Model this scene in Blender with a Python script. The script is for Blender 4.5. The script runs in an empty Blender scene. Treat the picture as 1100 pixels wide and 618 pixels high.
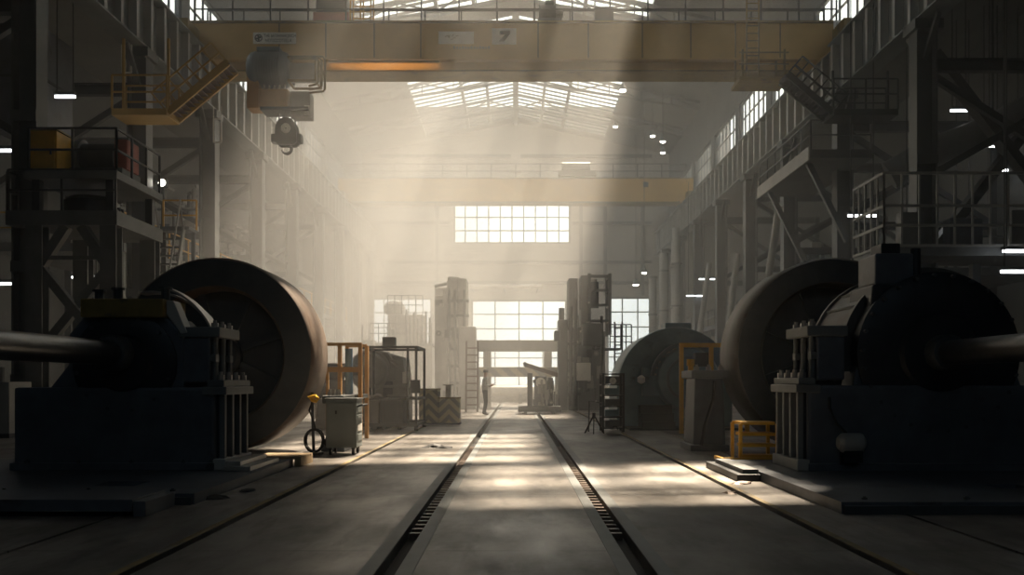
import bpy, bmesh, math, random
from mathutils import Vector, Matrix, Euler
random.seed(7)
C = bpy.context.scene.collection
PI = math.pi
F = 1000.0
CX, CY, CH = 554.0, 410.0, 1.31
def P(px, py, D):
    return Vector(((px-CX)*D/F, D, CH+(CY-py)*D/F))
def PX(px, D): return (px-CX)*D/F
def PZ(py, D): return CH+(CY-py)*D/F

# ---------------------------------------------------------------- materials
def mat(name, col, rough=.6, metal=0.0, var=.25, scale=3.0, rust=None, rust_amt=.45, bump=.0, spec=.5):
    m = bpy.data.materials.new(name); m.use_nodes = True
    nt = m.node_tree; n = nt.nodes; l = nt.links
    b = n['Principled BSDF']
    b.inputs['Roughness'].default_value = rough
    b.inputs['Metallic'].default_value = metal
    b.inputs['Specular IOR Level'].default_value = spec
    tc = n.new('ShaderNodeTexCoord')
    nz = n.new('ShaderNodeTexNoise'); nz.inputs['Scale'].default_value = scale
    nz.inputs['Detail'].default_value = 5; nz.inputs['Roughness'].default_value = .65
    l.new(tc.outputs['Object'], nz.inputs['Vector'])
    cr = n.new('ShaderNodeValToRGB')
    cr.color_ramp.elements[0].position = .3; cr.color_ramp.elements[1].position = .72
    a = [c*(1-var) for c in col]; z = [min(1, c*(1+var)) for c in col]
    cr.color_ramp.elements[0].color = (*a, 1); cr.color_ramp.elements[1].color = (*z, 1)
    l.new(nz.outputs['Fac'], cr.inputs['Fac'])
    out = cr.outputs['Color']
    if rust:
        n2 = n.new('ShaderNodeTexNoise'); n2.inputs['Scale'].default_value = scale*.6
        n2.inputs['Detail'].default_value = 8; n2.inputs['Roughness'].default_value = .7
        l.new(tc.outputs['Object'], n2.inputs['Vector'])
        r2 = n.new('ShaderNodeValToRGB')
        r2.color_ramp.elements[0].position = 1-rust_amt; r2.color_ramp.elements[1].position = min(1, 1.12-rust_amt)
        l.new(n2.outputs['Fac'], r2.inputs['Fac'])
        mx = n.new('ShaderNodeMix'); mx.data_type = 'RGBA'
        l.new(r2.outputs['Color'], mx.inputs['Factor'])
        l.new(out, mx.inputs['A']); mx.inputs['B'].default_value = (*rust, 1)
        out = mx.outputs['Result']
    l.new(out, b.inputs['Base Color'])
    if bump:
        bp = n.new('ShaderNodeBump'); bp.inputs['Strength'].default_value = bump; bp.inputs['Distance'].default_value = .02
        l.new(nz.outputs['Fac'], bp.inputs['Height']); l.new(bp.outputs['Normal'], b.inputs['Normal'])
    return m
def emit(name, col, s):
    m = bpy.data.materials.new(name); m.use_nodes = True
    b = m.node_tree.nodes['Principled BSDF']
    b.inputs['Base Color'].default_value = (*col, 1)
    b.inputs['Emission Color'].default_value = (*col, 1)
    b.inputs['Emission Strength'].default_value = s
    return m
def stripes(name, ca, cb, scale, rough=.6, chevron=False, axis=(1, 0, 1)):
    m = bpy.data.materials.new(name); m.use_nodes = True
    nt = m.node_tree; n = nt.nodes; l = nt.links
    b = n['Principled BSDF']; b.inputs['Roughness'].default_value = rough
    tc = n.new('ShaderNodeTexCoord'); s = n.new('ShaderNodeSeparateXYZ'); l.new(tc.outputs['Object'], s.inputs[0])
    x = s.outputs['X']
    if chevron:
        ab = n.new('ShaderNodeMath'); ab.operation = 'ABSOLUTE'; l.new(x, ab.inputs[0]); x = ab.outputs[0]
    ad = n.new('ShaderNodeMath'); ad.operation = 'ADD'; l.new(x, ad.inputs[0]); l.new(s.outputs['Z'], ad.inputs[1])
    mu = n.new('ShaderNodeMath'); mu.operation = 'MULTIPLY'; mu.inputs[1].default_value = scale; l.new(ad.outputs[0], mu.inputs[0])
    fr = n.new('ShaderNodeMath'); fr.operation = 'FRACT'; l.new(mu.outputs[0], fr.inputs[0])
    gt = n.new('ShaderNodeMath'); gt.operation = 'GREATER_THAN'; gt.inputs[1].default_value = .5; l.new(fr.outputs[0], gt.inputs[0])
    mx = n.new('ShaderNodeMix'); mx.data_type = 'RGBA'
    l.new(gt.outputs[0], mx.inputs['Factor']); mx.inputs['A'].default_value = (*ca, 1); mx.inputs['B'].default_value = (*cb, 1)
    l.new(mx.outputs['Result'], b.inputs['Base Color'])
    return m

M = {}
M['steel_dark'] = mat('dark painted steel', (.050, .056, .060), .55, .0, .3, 1.5)
M['steel_grey'] = mat('grey painted steel', (.13, .14, .142), .55, .0, .25, 1.2, rust=(.10, .07, .05), rust_amt=.36)
M['steel_pale'] = mat('pale grey painted steel', (.34, .34, .32), .5, .0, .2, 1.2, rust=(.2, .15, .1), rust_amt=.36)
M['column'] = mat('column paint', (.105, .113, .113), .5, .0, .22, .8, rust=(.12, .09, .06), rust_amt=.36)
M['runway'] = mat('runway girder paint', (.20, .22, .22), .5, .0, .2, .7, rust=(.14, .10, .07), rust_amt=.36)
M['truss'] = mat('truss paint', (.16, .165, .155), .6, .0, .2, 1)
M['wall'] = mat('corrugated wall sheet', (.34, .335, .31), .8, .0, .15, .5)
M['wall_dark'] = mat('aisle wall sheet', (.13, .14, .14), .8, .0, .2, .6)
M['roof'] = mat('roof deck sheet', (.16, .165, .155), .8, .0, .2, .5)
M['yellow'] = mat('crane ochre paint', (.56, .35, .085), .5, .0, .14, .7, rust=(.16, .10, .055), rust_amt=.38)
M['orange'] = mat('orange paint', (.50, .27, .09), .5, .0, .15, 2, rust=(.2, .1, .05), rust_amt=.36)
M['safety'] = mat('safety yellow paint', (.72, .40, .03), .45, .0, .15, 3, rust=(.2, .13, .05), rust_amt=.36)
M['olive'] = mat('worn dull yellow paint', (.21, .145, .035), .6, .0, .25, 3, rust=(.07, .06, .04), rust_amt=.45)
M['machine'] = mat('blue grey machine enamel', (.085, .096, .115), .42, .0, .3, 2, rust=(.035, .03, .026), rust_amt=.42, bump=.05)
M['machine_dark'] = mat('blackened oily iron', (.020, .022, .026), .45, .3, .3, 2.5, bump=.06)
M['machined'] = mat('machined dull steel', (.16, .16, .16), .33, .9, .15, 6)
M['edge'] = mat('worn bare steel', (.42, .40, .37), .35, .6, .2, 5)
M['rim'] = mat('rusty brown wheel rim', (.155, .115, .09), .5, .35, .25, 2.5, rust=(.10, .06, .04), rust_amt=.5)
M['rim_dark'] = mat('dark grey brown wheel rim', (.085, .078, .07), .5, .35, .25, 2.5, rust=(.07, .05, .04), rust_amt=.5)
M['disc'] = mat('dark wheel face', (.068, .076, .080), .5, .2, .25, 2, rust=(.05, .045, .04), rust_amt=.36)
M['teal'] = mat('teal machine paint', (.15, .235, .27), .45, .0, .25, 1.5, rust=(.05, .055, .05), rust_amt=.42)
M['rib'] = mat('sunlit rib colour', (.42, .43, .42), .5, .0, .15, .7, rust=(.2, .15, .1), rust_amt=.34)  # ribs paler than the girder web: sunlight put into their colour
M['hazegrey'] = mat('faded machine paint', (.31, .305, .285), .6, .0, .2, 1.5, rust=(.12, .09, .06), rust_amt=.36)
M['bluegrey'] = mat('faded blue grey paint', (.15, .19, .215), .5, .0, .2, 1.5)
M['cabinet'] = mat('cabinet grey green enamel', (.20, .225, .22), .45, .0, .12, 2)
M['wood'] = mat('raw pallet wood', (.36, .26, .15), .8, .0, .25, 6)
M['rubber'] = mat('black rubber', (.015, .015, .016), .7, .0, .2, 4)
M['white'] = mat('off white enamel', (.78, .76, .70), .5, .0, .08, 3)
M['ink'] = mat('black lettering paint', (.035, .035, .03), .6, .0, .1, 3)
M['faint'] = mat('faded lettering paint', (.30, .24, .14), .6, .0, .1, 3)
M['red'] = mat('dull red primer', (.36, .10, .07), .6, .0, .2, 3)
M['blue'] = mat('faded blue drum paint', (.10, .20, .33), .5, .0, .15, 3)
M['skin'] = mat('skin', (.32, .19, .13), .6, .0, .06, 6)
M['shirt'] = mat('grey work shirt cloth', (.30, .31, .30), .85, .0, .12, 9)
M['trousers'] = mat('dark work trousers cloth', (.075, .085, .095), .85, .0, .15, 9)
M['cap'] = mat('dark hard hat', (.10, .095, .085), .4, .0, .1, 4)
M['lamp'] = emit('lit lamp glass', (1, .93, .80), 14)
M['tube'] = emit('lit fluorescent tube', (.95, .97, 1), 7)
M['hazard'] = stripes('hazard stripes', (.58, .50, .29), (.31, .27, .19), 3.1, chevron=True)
M['hazardbar'] = stripes('hazard stripes on beam', (.42, .36, .22), (.22, .20, .16), 1.3)
M['rail'] = mat('black oily rail', (.012, .012, .012), .7, .2, .2, 5, spec=.15)
M['glowpipe'] = mat('pale pipe lagging', (.52, .51, .47), .5, .0, .12, 1)
M['railworn'] = mat('worn yellow floor line', (.20, .145, .05), .7, .0, .3, 4, rust=(.07, .06, .05), rust_amt=.5)

# ---------------------------------------------------------------- mesh builder
class MB:
    def __init__(s): s.v = []; s.f = []
    def add(s, vs, fs):
        b = len(s.v); s.v += [Vector(p) for p in vs]; s.f += [tuple(b+i for i in f) for f in fs]; return s
    def box(s, x0, x1, y0, y1, z0, z1, taper=0.0):
        t = taper
        vs = [(x0, y0, z0), (x1, y0, z0), (x1, y1, z0), (x0, y1, z0), (x0+t, y0+t, z1), (x1-t, y0+t, z1), (x1-t, y1-t, z1), (x0+t, y1-t, z1)]
        return s.add(vs, [(0, 3, 2, 1), (4, 5, 6, 7), (0, 1, 5, 4), (1, 2, 6, 5), (2, 3, 7, 6), (3, 0, 4, 7)])
    def bar(s, a, b, w, h=None, up=(0, 0, 1)):
        a = Vector(a); b = Vector(b); h = h or w
        d = (b-a).normalized(); u = Vector(up)
        if abs(d.dot(u)) > .98: u = Vector((0, 1, 0))
        x = d.cross(u).normalized()*w/2; y = x.cross(d).normalized()*h/2
        vs = [a-x-y, a+x-y, a+x+y, a-x+y, b-x-y, b+x-y, b+x+y, b-x+y]
        return s.add(vs, [(0, 1, 2, 3), (7, 6, 5, 4), (0, 4, 5, 1), (1, 5, 6, 2), (2, 6, 7, 3), (3, 7, 4, 0)])
    def ibeam(s, a, b, w, h, t=.03, up=(0, 0, 1)):
        a = Vector(a); b = Vector(b); d = (b-a).normalized(); u = Vector(up)
        if abs(d.dot(u)) > .98: u = Vector((0, 1, 0))
        x = d.cross(u).normalized(); y = x.cross(d).normalized()
        W, H, q = w/2, h/2, t/2
        pr = [(-W, -H), (W, -H), (W, -H+t), (q, -H+t), (q, H-t), (W, H-t), (W, H), (-W, H), (-W, H-t), (-q, H-t), (-q, -H+t), (-W, -H+t)]
        n = 12
        vs = [a+x*i+y*j for i, j in pr]+[b+x*i+y*j for i, j in pr]
        fs = [tuple(range(n)), tuple(range(2*n-1, n-1, -1))]+[(i, i+n, (i+1) % n+n, (i+1) % n) for i in range(n)]
        return s.add(vs, fs)
    def tube(s, a, b, r, n=10, r2=None, cap=True):
        a = Vector(a); b = Vector(b); d = (b-a).normalized(); r2 = r if r2 is None else r2
        u = Vector((0, 0, 1)) if abs(d.z) < .95 else Vector((1, 0, 0))
        x = d.cross(u).normalized(); y = x.cross(d)
        vs = []
        for k in range(n):
            t = 2*PI*k/n; vs.append(a+(x*math.cos(t)+y*math.sin(t))*r)
        for k in range(n):
            t = 2*PI*k/n; vs.append(b+(x*math.cos(t)+y*math.sin(t))*r2)
        fs = [(k, (k+1) % n, n+(k+1) % n, n+k) for k in range(n)]
        if cap: fs += [tuple(range(n-1, -1, -1)), tuple(range(n, 2*n))]
        return s.add(vs, fs)
    def path(s, pts, r, n=8, closed=False):
        pts = [Vector(p) for p in pts]; m = len(pts); rings = []
        for i, p in enumerate(pts):
            q0 = pts[i-1] if (i or closed) else p; q1 = pts[(i+1) % m] if (i < m-1 or closed) else p
            d = (q1-q0).normalized(); u = Vector((0, 0, 1)) if abs(d.z) < .9 else Vector((0, 1, 0))
            x = d.cross(u).normalized(); y = x.cross(d)
            rr = r[i] if isinstance(r, (list, tuple)) else r
            rings.append([p+(x*math.cos(2*PI*k/n)+y*math.sin(2*PI*k/n))*rr for k in range(n)])
        vs = [v for g in rings for v in g]; fs = []
        for i in range(m if closed else m-1):
            j = (i+1) % m
            fs += [(i*n+k, i*n+(k+1) % n, j*n+(k+1) % n, j*n+k) for k in range(n)]
        if not closed: fs += [tuple(range(n-1, -1, -1)), tuple(range((m-1)*n, m*n))]
        return s.add(vs, fs)
    def lathe(s, prof, cx=0, cz=0, n=64, a0=0.0, a1=2*PI):
        """profile [(r, y)...] turned about a Y axis through (cx, cz); closed profile"""
        full = abs(a1-a0-2*PI) < 1e-6; m = len(prof); k = n if full else n+1
        vs = []
        for i in range(k):
            t = a0+(a1-a0)*i/n
            for r, y in prof: vs.append((cx+r*math.cos(t), y, cz+r*math.sin(t)))
        fs = []
        for i in range(n):
            j = (i+1) % k
            for q in range(m):
                w = (q+1) % m
                fs.append((i*m+q, i*m+w, j*m+w, j*m+q))
        if not full: fs += [tuple(range(m)), tuple(range(k*m-1, (k-1)*m-1, -1))]
        return s.add(vs, fs)
    def vlathe(s, prof, cx=0, cy=0, n=20):
        """profile [(r, z)...] turned about a vertical axis, open ends closed"""
        m = len(prof); vs = []
        for i in range(n):
            t = 2*PI*i/n
            for r, z in prof: vs.append((cx+r*math.cos(t), cy+r*math.sin(t), z))
        fs = []
        for i in range(n):
            j = (i+1) % n
            fs += [(i*m+q, j*m+q, j*m+q+1, i*m+q+1) for q in range(m-1)]
        fs += [tuple(i*m for i in range(n-1, -1, -1)), tuple(i*m+m-1 for i in range(n))]
        return s.add(vs, fs)
    def prism(s, pts, y0, y1):
        """polygon [(x, z)...] extruded along Y"""
        n = len(pts)
        vs = [(x, y0, z) for x, z in pts]+[(x, y1, z) for x, z in pts]
        return s.add(vs, [tuple(range(n)), tuple(range(2*n-1, n-1, -1))]+[(i, i+n, (i+1) % n+n, (i+1) % n) for i in range(n)])
    def prismx(s, pts, x0, x1):
        """polygon [(y, z)...] extruded along X"""
        n = len(pts)
        vs = [(x0, y, z) for y, z in pts]+[(x1, y, z) for y, z in pts]
        return s.add(vs, [tuple(range(n)), tuple(range(2*n-1, n-1, -1))]+[(i, i+n, (i+1) % n+n, (i+1) % n) for i in range(n)])
    def build(s, name, m, parent=None, bevel=0.0, smooth=False):
        me = bpy.data.meshes.new(name); me.from_pydata([tuple(v) for v in s.v], [], s.f); me.update()
        bm = bmesh.new(); bm.from_mesh(me)
        bmesh.ops.recalc_face_normals(bm, faces=bm.faces)
        if bevel:
            ed = [e for e in bm.edges if len(e.link_faces) == 2 and e.calc_face_angle(0) > .6]
            try: bmesh.ops.bevel(bm, geom=ed, offset=bevel, segments=2, affect='EDGES', profile=.6, clamp_overlap=True)
            except Exception: pass
        bm.to_mesh(me); bm.free()
        me.materials.append(M[m] if isinstance(m, str) else m)
        if smooth:
            for p in me.polygons: p.use_smooth = True
            me.set_sharp_from_angle(angle=.7)
        o = bpy.data.objects.new(name, me); C.objects.link(o)
        if parent is not None: o.parent = parent
        return o
def thing(name, label, cat, loc=(0, 0, 0), rz=0.0, group=None):
    o = bpy.data.objects.new(name, None); C.objects.link(o)
    o.location = loc; o.rotation_euler = (0, 0, rz); o.empty_display_size = .2
    o['label'] = label; o['category'] = cat
    if group: o['group'] = group
    return o
def tag(o, label, cat, group=None):
    o['label'] = label; o['category'] = cat
    if group: o['group'] = group
    return o
def struct(o, label=None):
    o['kind'] = 'structure'
    if label: o['label'] = label
    return o
def kids(o): return [c for c in bpy.data.objects if c.parent == o]
def copy_thing(root, loc, rz=None, label=None):
    r = root.copy(); C.objects.link(r); r.location = loc
    if rz is not None: r.rotation_euler = (0, 0, rz)
    if label: r['label'] = label
    for ch in list(root.children):
        c = ch.copy(); C.objects.link(c); c.parent = r
        for g in list(ch.children):
            d = g.copy(); C.objects.link(d); d.parent = c
    return r
def lettering(name, txt, size, m, parent, x, y, z, align='CENTER', bold=0.0, sx=1.0):
    cu = bpy.data.curves.new(name, 'FONT'); cu.body = txt; cu.size = size; cu.align_x = align; cu.align_y = 'CENTER'
    cu.extrude = .004; cu.offset = bold
    t = bpy.data.objects.new(name, cu); C.objects.link(t)
    bpy.context.view_layer.update()
    me = bpy.data.meshes.new_from_object(t.evaluated_get(bpy.context.evaluated_depsgraph_get()))
    C.objects.unlink(t); bpy.data.objects.remove(t)
    me.materials.clear(); me.materials.append(M[m])
    me.transform(Matrix.Translation((x, y, z)) @ Matrix.Rotation(PI/2, 4, 'X') @ Matrix.Diagonal((sx, 1, 1, 1)))
    o = bpy.data.objects.new(name, me); C.objects.link(o); o.parent = parent
    return o
EXPO = 0.0
SKYS = 5.0
SUNS = 34.0
SANG = 1.5
SUNC = (1, .87, .71)
SUND = (-.26, -.62, -1.0)
ANISO = .12
GLOWW = 15
BASE = (.0006, .0115)
HTOP = .35
XR = .85
PLUME = [((-8.5, 54, 11), (6.0, 17, 11), .030), ((-4.5, 42, 3), (4.5, 9, 7), .022)]
# rooflight openings: side, x from, x to, y from, y to; unseen near ones added to cast sun pools
SKY = [(1, 5.6, 9.4, 24.4, 29.6), (1, 1.6, 6.7, 29.8, 38.0), (1, .18, 8.2, 47, 58), (1, .18, 8.2, 60, 83.6),
       (-1, .18, 4.5, 37, 41), (-1, .18, 9.4, 46, 58), (-1, .18, 8.2, 60, 83.6)]
BACKW = (-9, 9, 9, 14)  # unseen window behind the camera, added as foreground fill light
BACKC = (.05, .095, .15, 1)
FRONTC = (.88, .97, 1.0, 1)
# ---------------------------------------------------------------- camera
cam = bpy.data.cameras.new('camera'); co = bpy.data.objects.new('camera', cam); C.objects.link(co)
co.location = (0, 0, CH); co.rotation_euler = (PI/2, 0, 0)
cam.sensor_width = 36; cam.lens = 36*F/1100
cam.shift_x = -(CX-550)/1100; cam.shift_y = (CY-309)/1100
cam.clip_end = 400
S = bpy.context.scene; S.camera = co
S.view_settings.view_transform = 'Standard'; S.view_settings.look = 'None'
S.view_settings.gamma = 1; S.view_settings.use_curve_mapping = False
S.view_settings.exposure = EXPO
S.cycles.max_bounces = 6; S.cycles.diffuse_bounces = 3; S.cycles.glossy_bounces = 3
S.cycles.volume_bounces = 3; S.cycles.transparent_max_bounces = 12
S.cycles.volume_step_rate = .5; S.cycles.volume_max_steps = 128
S.cycles.use_denoising = True
S.cycles.sample_clamp_indirect = 4

# ---------------------------------------------------------------- hall dimensions
HX, AX = 13.0, 19.5            # runway line, outer aisle wall
Y0, Y1 = -5.0, 86.0
ZB, ZT = 12.75, 14.85           # runway girder bottom, top
RIDGE, SLOPE = 25.0, .21
def roofz(x): return RIDGE-abs(x)*SLOPE
RX = 14.0
BAY = 7.3

# floor: concrete slabs between the real grooves of the tracks
def concrete():
    m = bpy.data.materials.new('worn oily concrete'); m.use_nodes = True
    nt = m.node_tree; n = nt.nodes; l = nt.links; b = n['Principled BSDF']
    tc = n.new('ShaderNodeTexCoord')
    def noise(sc, det, sx=1, sy=1, seed=0):
        mp = n.new('ShaderNodeMapping'); mp.inputs['Scale'].default_value = (sx, sy, 1); mp.inputs['Location'].default_value = (seed, seed*.7, 0)
        l.new(tc.outputs['Object'], mp.inputs['Vector'])
        t = n.new('ShaderNodeTexNoise'); t.inputs['Scale'].default_value = sc; t.inputs['Detail'].default_value = det; t.inputs['Roughness'].default_value = .62
        l.new(mp.outputs[0], t.inputs['Vector']); return t.outputs['Fac']
    def ramp(f, p0, p1, c0, c1):
        r = n.new('ShaderNodeValToRGB'); e = r.color_ramp.elements
        e[0].position = p0; e[1].position = p1; e[0].color = (*c0, 1); e[1].color = (*c1, 1); l.new(f, r.inputs['Fac']); return r.outputs['Color']
    def mix(a, c, f, mode='MULTIPLY'):
        x = n.new('ShaderNodeMix'); x.data_type = 'RGBA'; x.blend_type = mode
        if isinstance(f, float): x.inputs['Factor'].default_value = f
        else: l.new(f, x.inputs['Factor'])
        l.new(a, x.inputs['A']); l.new(c, x.inputs['B']); return x.outputs['Result']
    base = ramp(noise(.5, 6, 1, .5), .3, .7, (.15, .135, .122), (.285, .252, .225))
    st = ramp(noise(1.1, 9, 1.3, .5, 5), .40, .58, (.30, .295, .29), (1, 1, 1))
    fine = ramp(noise(14, 5, 1, 1, 2), .3, .7, (.78, .78, .78), (1.0, 1.0, 1.0))
    drip = ramp(noise(2.6, 7, 2.2, .4, 9), .52, .66, (1, 1, 1), (.42, .41, .39))
    c = mix(mix(mix(base, st, .85), fine, .8), drip, .75)
    # cast joints across the hall every 3.6 m
    sp = n.new('ShaderNodeSeparateXYZ'); l.new(tc.outputs['Object'], sp.inputs[0])
    mo = n.new('ShaderNodeMath'); mo.operation = 'PINGPONG'; mo.inputs[1].default_value = 1.8; l.new(sp.outputs['Y'], mo.inputs[0])
    lt = n.new('ShaderNodeMath'); lt.operation = 'LESS_THAN'; lt.inputs[1].default_value = .012; l.new(mo.outputs[0], lt.inputs[0])
    jr = n.new('ShaderNodeRGB'); jr.outputs[0].default_value = (.05, .045, .04, 1)
    c = mix(c, jr.outputs[0], lt.outputs[0], 'MIX')
    l.new(c, b.inputs['Base Color'])
    rr = ramp(noise(.9, 5, 1, .5, 3), .35, .7, (.30, .30, .30), (.62, .62, .62)); l.new(rr, b.inputs['Roughness'])
    bp = n.new('ShaderNodeBump'); bp.inputs['Strength'].default_value = .12; bp.inputs['Distance'].default_value = .01
    l.new(noise(9, 6), bp.inputs['Height']); l.new(bp.outputs[0], b.inputs['Normal'])
    return m
M['concrete'] = concrete()
GR = [(-3.90, .05), (-2.65, .08), (-.89, .14), (.89, .14), (2.62, .08), (3.85, .05)]
fl = MB(); x = -AX
for g, w in GR:
    fl.box(x, g-w/2, Y0, Y1, -.3, 0); fl.box(g-w/2, g+w/2, Y0, Y1, -.3, -.14); x = g+w/2
fl.box(x, AX, Y0, Y1, -.3, 0)
struct(fl.build('floor', 'concrete'), 'worn grey concrete floor crossed by sunken tracks')
k = 0
for g, w in GR:
    k += 1
    t = MB().box(g-w/2+.001, g+w/2-.001, Y0+.2, 62 if w > .1 else 40, -.139, -.09).build('trim_%d' % k, 'rail')
    struct(t, 'dark sunken rail in the floor')
    if w > .1:
        for s in (-1, 1):
            MB().box(*sorted((g+s*(w/2+.002), g+s*(w/2+.115))), Y0+.2, 62, .0, .006).build('edge_strip', 'steel_grey', t)
        for i in range(46):
            yy = 8.2+i*.24
            MB().box(g-.05, g+.05, yy, yy+.07, -.09, -.03).build('rail_clip', 'rim', t)
    elif w > .06:
        MB().box(*sorted((g+math.copysign(w/2+.004, g), g+math.copysign(w/2+.07, g))), Y0+.2, 40, 0, .004).build('painted_line', 'railworn', t)

# ---------------------------------------------------------------- walls
def wall_panels(name, m, ax, at, th, u0, u1, z0, z1, holes, label):
    """wall in a plane with rectangular openings; ax 'x': plane at X=at running along Y; 'y': plane at Y=at running along X"""
    mb = MB()
    us = sorted({u0, u1, *[h[0] for h in holes], *[h[1] for h in holes]}); zs = sorted({z0, z1, *[h[2] for h in holes], *[h[3] for h in holes]})
    for a, b in zip(us, us[1:]):
        run = None
        for c, d in zip(zs, zs[1:]):
            inside = any(h[0] <= a+1e-6 and b <= h[1]+1e-6 and h[2] <= c+1e-6 and d <= h[3]+1e-6 for h in holes)
            if inside: continue
            if ax == 'y': mb.box(a, b, at, at+th, c, d)
            else: mb.box(at, at+th, a, b, c, d)
    return struct(mb.build(name, m), label)
glass = bpy.data.materials.new('dusty window glass'); glass.use_nodes = True
gn = glass.node_tree.nodes; gl = glass.node_tree.links; gn.remove(gn['Principled BSDF'])
tr = gn.new('ShaderNodeBsdfTransparent'); tr.inputs[0].default_value = (.90, .88, .84, 1)
gg = gn.new('ShaderNodeBsdfGlossy'); gg.inputs['Roughness'].default_value = .15
mx = gn.new('ShaderNodeMixShader'); mx.inputs[0].default_value = .05
gl.new(tr.outputs[0], mx.inputs[1]); gl.new(gg.outputs[0], mx.inputs[2]); gl.new(mx.outputs[0], gn['Material Output'].inputs['Surface'])
NW = [0]
def window(ax, at, u0, u1, z0, z1, nu, nz, m='steel_grey', bw=.09, label=None, depth=.12):
    NW[0] += 1
    def bx(mb, a, b, c, d, q=depth):
        if ax == 'y': mb.box(a, b, at-q/2, at+q/2, c, d)
        else: mb.box(at-q/2, at+q/2, a, b, c, d)
    f = MB()
    for a, b, c, d in ((u0, u0+bw*1.6, z0, z1), (u1-bw*1.6, u1, z0, z1), (u0, u1, z0, z0+bw*1.6), (u0, u1, z1-bw*1.6, z1)): bx(f, a, b, c, d)
    w = struct(f.build('window_%d' % NW[0], m), label or 'tall hall window in a steel frame')
    g = MB()
    for i in range(1, nu):
        u = u0+(u1-u0)*i/nu; bx(g, u-bw/2, u+bw/2, z0, z1, depth*.8)
    for i in range(1, nz):
        z = z0+(z1-z0)*i/nz; bx(g, u0, u1, z-bw/2, z+bw/2, depth*.7)
    g.build('muntin_grid', m, w)
    p = MB(); bx(p, u0, u1, z0, z1, .012); p.build('pane', glass, w)
    return w
def portal(loc, rot, sx, sy):
    L = bpy.data.lights.new('daylight portal', 'AREA'); L.shape = 'RECTANGLE'; L.size = sx; L.size_y = sy
    L.cycles.is_portal = True
    o = bpy.data.objects.new('daylight_portal', L); C.objects.link(o); o.location = loc; o.rotation_euler = rot
    return o
# far wall: one high window, three tall ones
FY = 85.0
def fx(p): return PX(p, FY)
def fz(p): return PZ(p, FY)
FW = [(fx(487), fx(613), fz(262), fz(219), 10, 3), (fx(395), fx(464), fz(416), fz(320), 4, 6), (fx(506), fx(609), fz(416), fz(322), 4, 6), (fx(652), fx(702), fz(416), fz(319), 3, 6)]
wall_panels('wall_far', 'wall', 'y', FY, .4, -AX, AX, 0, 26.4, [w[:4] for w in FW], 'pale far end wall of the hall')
for i, w in enumerate(FW):
    window('y', FY+.2, *w, bw=.11, label=['long high window under the roof of the far wall', 'tall window behind the hazy machine tower', 'wide tall window at the end of the tracks', 'tall window beside the dark machine column'][i])
    portal(((w[0]+w[1])/2, FY-.02, (w[2]+w[3])/2), (-PI/2, 0, 0), w[1]-w[0], w[3]-w[2])
    
# outer aisle walls, with low windows on none of them
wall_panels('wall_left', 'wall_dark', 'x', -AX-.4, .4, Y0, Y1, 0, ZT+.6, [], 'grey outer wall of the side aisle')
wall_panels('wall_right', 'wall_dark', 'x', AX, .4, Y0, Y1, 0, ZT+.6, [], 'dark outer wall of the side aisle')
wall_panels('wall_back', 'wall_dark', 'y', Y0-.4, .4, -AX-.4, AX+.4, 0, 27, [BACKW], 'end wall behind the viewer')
window('y', Y0-.2, *BACKW, 10, 4, bw=.11, label='wide window added for fill light in the unseen end wall behind the viewer')
portal(((BACKW[0]+BACKW[1])/2, Y0+.02, (BACKW[2]+BACKW[3])/2), (PI/2, 0, 0), BACKW[1]-BACKW[0], BACKW[3]-BACKW[2])
# clerestory walls above the runways
for sd in (-1, 1):
    hs = []
    off = 24.9 if sd < 0 else 22.4
    j = -3
    while off+BAY*j < Y1-6:
        a = off+BAY*j+.5
        if a > 30: hs.append((a, a+BAY-1.0, ZT+.55, ZT+3.8))
        j += 1
    at = RX if sd > 0 else -RX-.3
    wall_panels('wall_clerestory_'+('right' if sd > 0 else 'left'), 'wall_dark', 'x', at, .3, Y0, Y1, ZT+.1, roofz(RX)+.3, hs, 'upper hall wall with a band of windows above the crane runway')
    for h in hs:
        if h[1] < 14 : 
            NWm = None
        window('x', at+.15, *h, 6, 3, bw=.07, label='window band in the upper wall over the crane runway')
        portal((at+.15-sd*.2, (h[0]+h[1])/2, (h[2]+h[3])/2), (0, sd*PI/2, 0), h[3]-h[2], h[1]-h[0])
    # aisle roof
    x0, x1 = sorted((sd*(RX+.0), sd*(AX+.4)))
    struct(MB().box(x0, x1, Y0, Y1, ZT+.6, ZT+.9).build('ceiling_aisle', 'roof'), 'dark flat roof over the side aisle')

# main roof: sheets with two rows of rooflights (|x| < 8) from SK0 to the far end, the near ones added to shape the sunlight
SKX0, SKX9 = .18, 12.4
def roof_side(sd):
    mb = MB()
    def strip(xa, xb, ya, yb):
        za, zb = roofz(xa), roofz(xb)
        a, b = sd*xa, sd*xb
        mb.add([(a, ya, za), (b, ya, zb), (b, yb, zb), (a, yb, za), (a, ya, za+.25), (b, ya, zb+.25), (b, yb, zb+.25), (a, yb, za+.25)],
               [(0, 1, 2, 3), (7, 6, 5, 4), (0, 4, 5, 1), (1, 5, 6, 2), (2, 6, 7, 3), (3, 7, 4, 0)])
    strip(0, SKX0, Y0, Y1); strip(SKX9, RX+.3, Y0, Y1)
    y = Y0
    for s_, xa, xb, a, b in SKY:
        if s_ != sd: continue
        strip(SKX0, SKX9, y, a); y = b
        if xa > SKX0+.01: strip(SKX0, xa, a, b)
        strip(xb, SKX9, a, b)
    strip(SKX0, SKX9, y, Y1)
    return mb
rf = roof_side(-1); r2 = roof_side(1); rf.add(r2.v, r2.f)
struct(rf.build('ceiling', 'roof'), 'pitched roof of dark sheeting with glazed rooflights')
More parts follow.
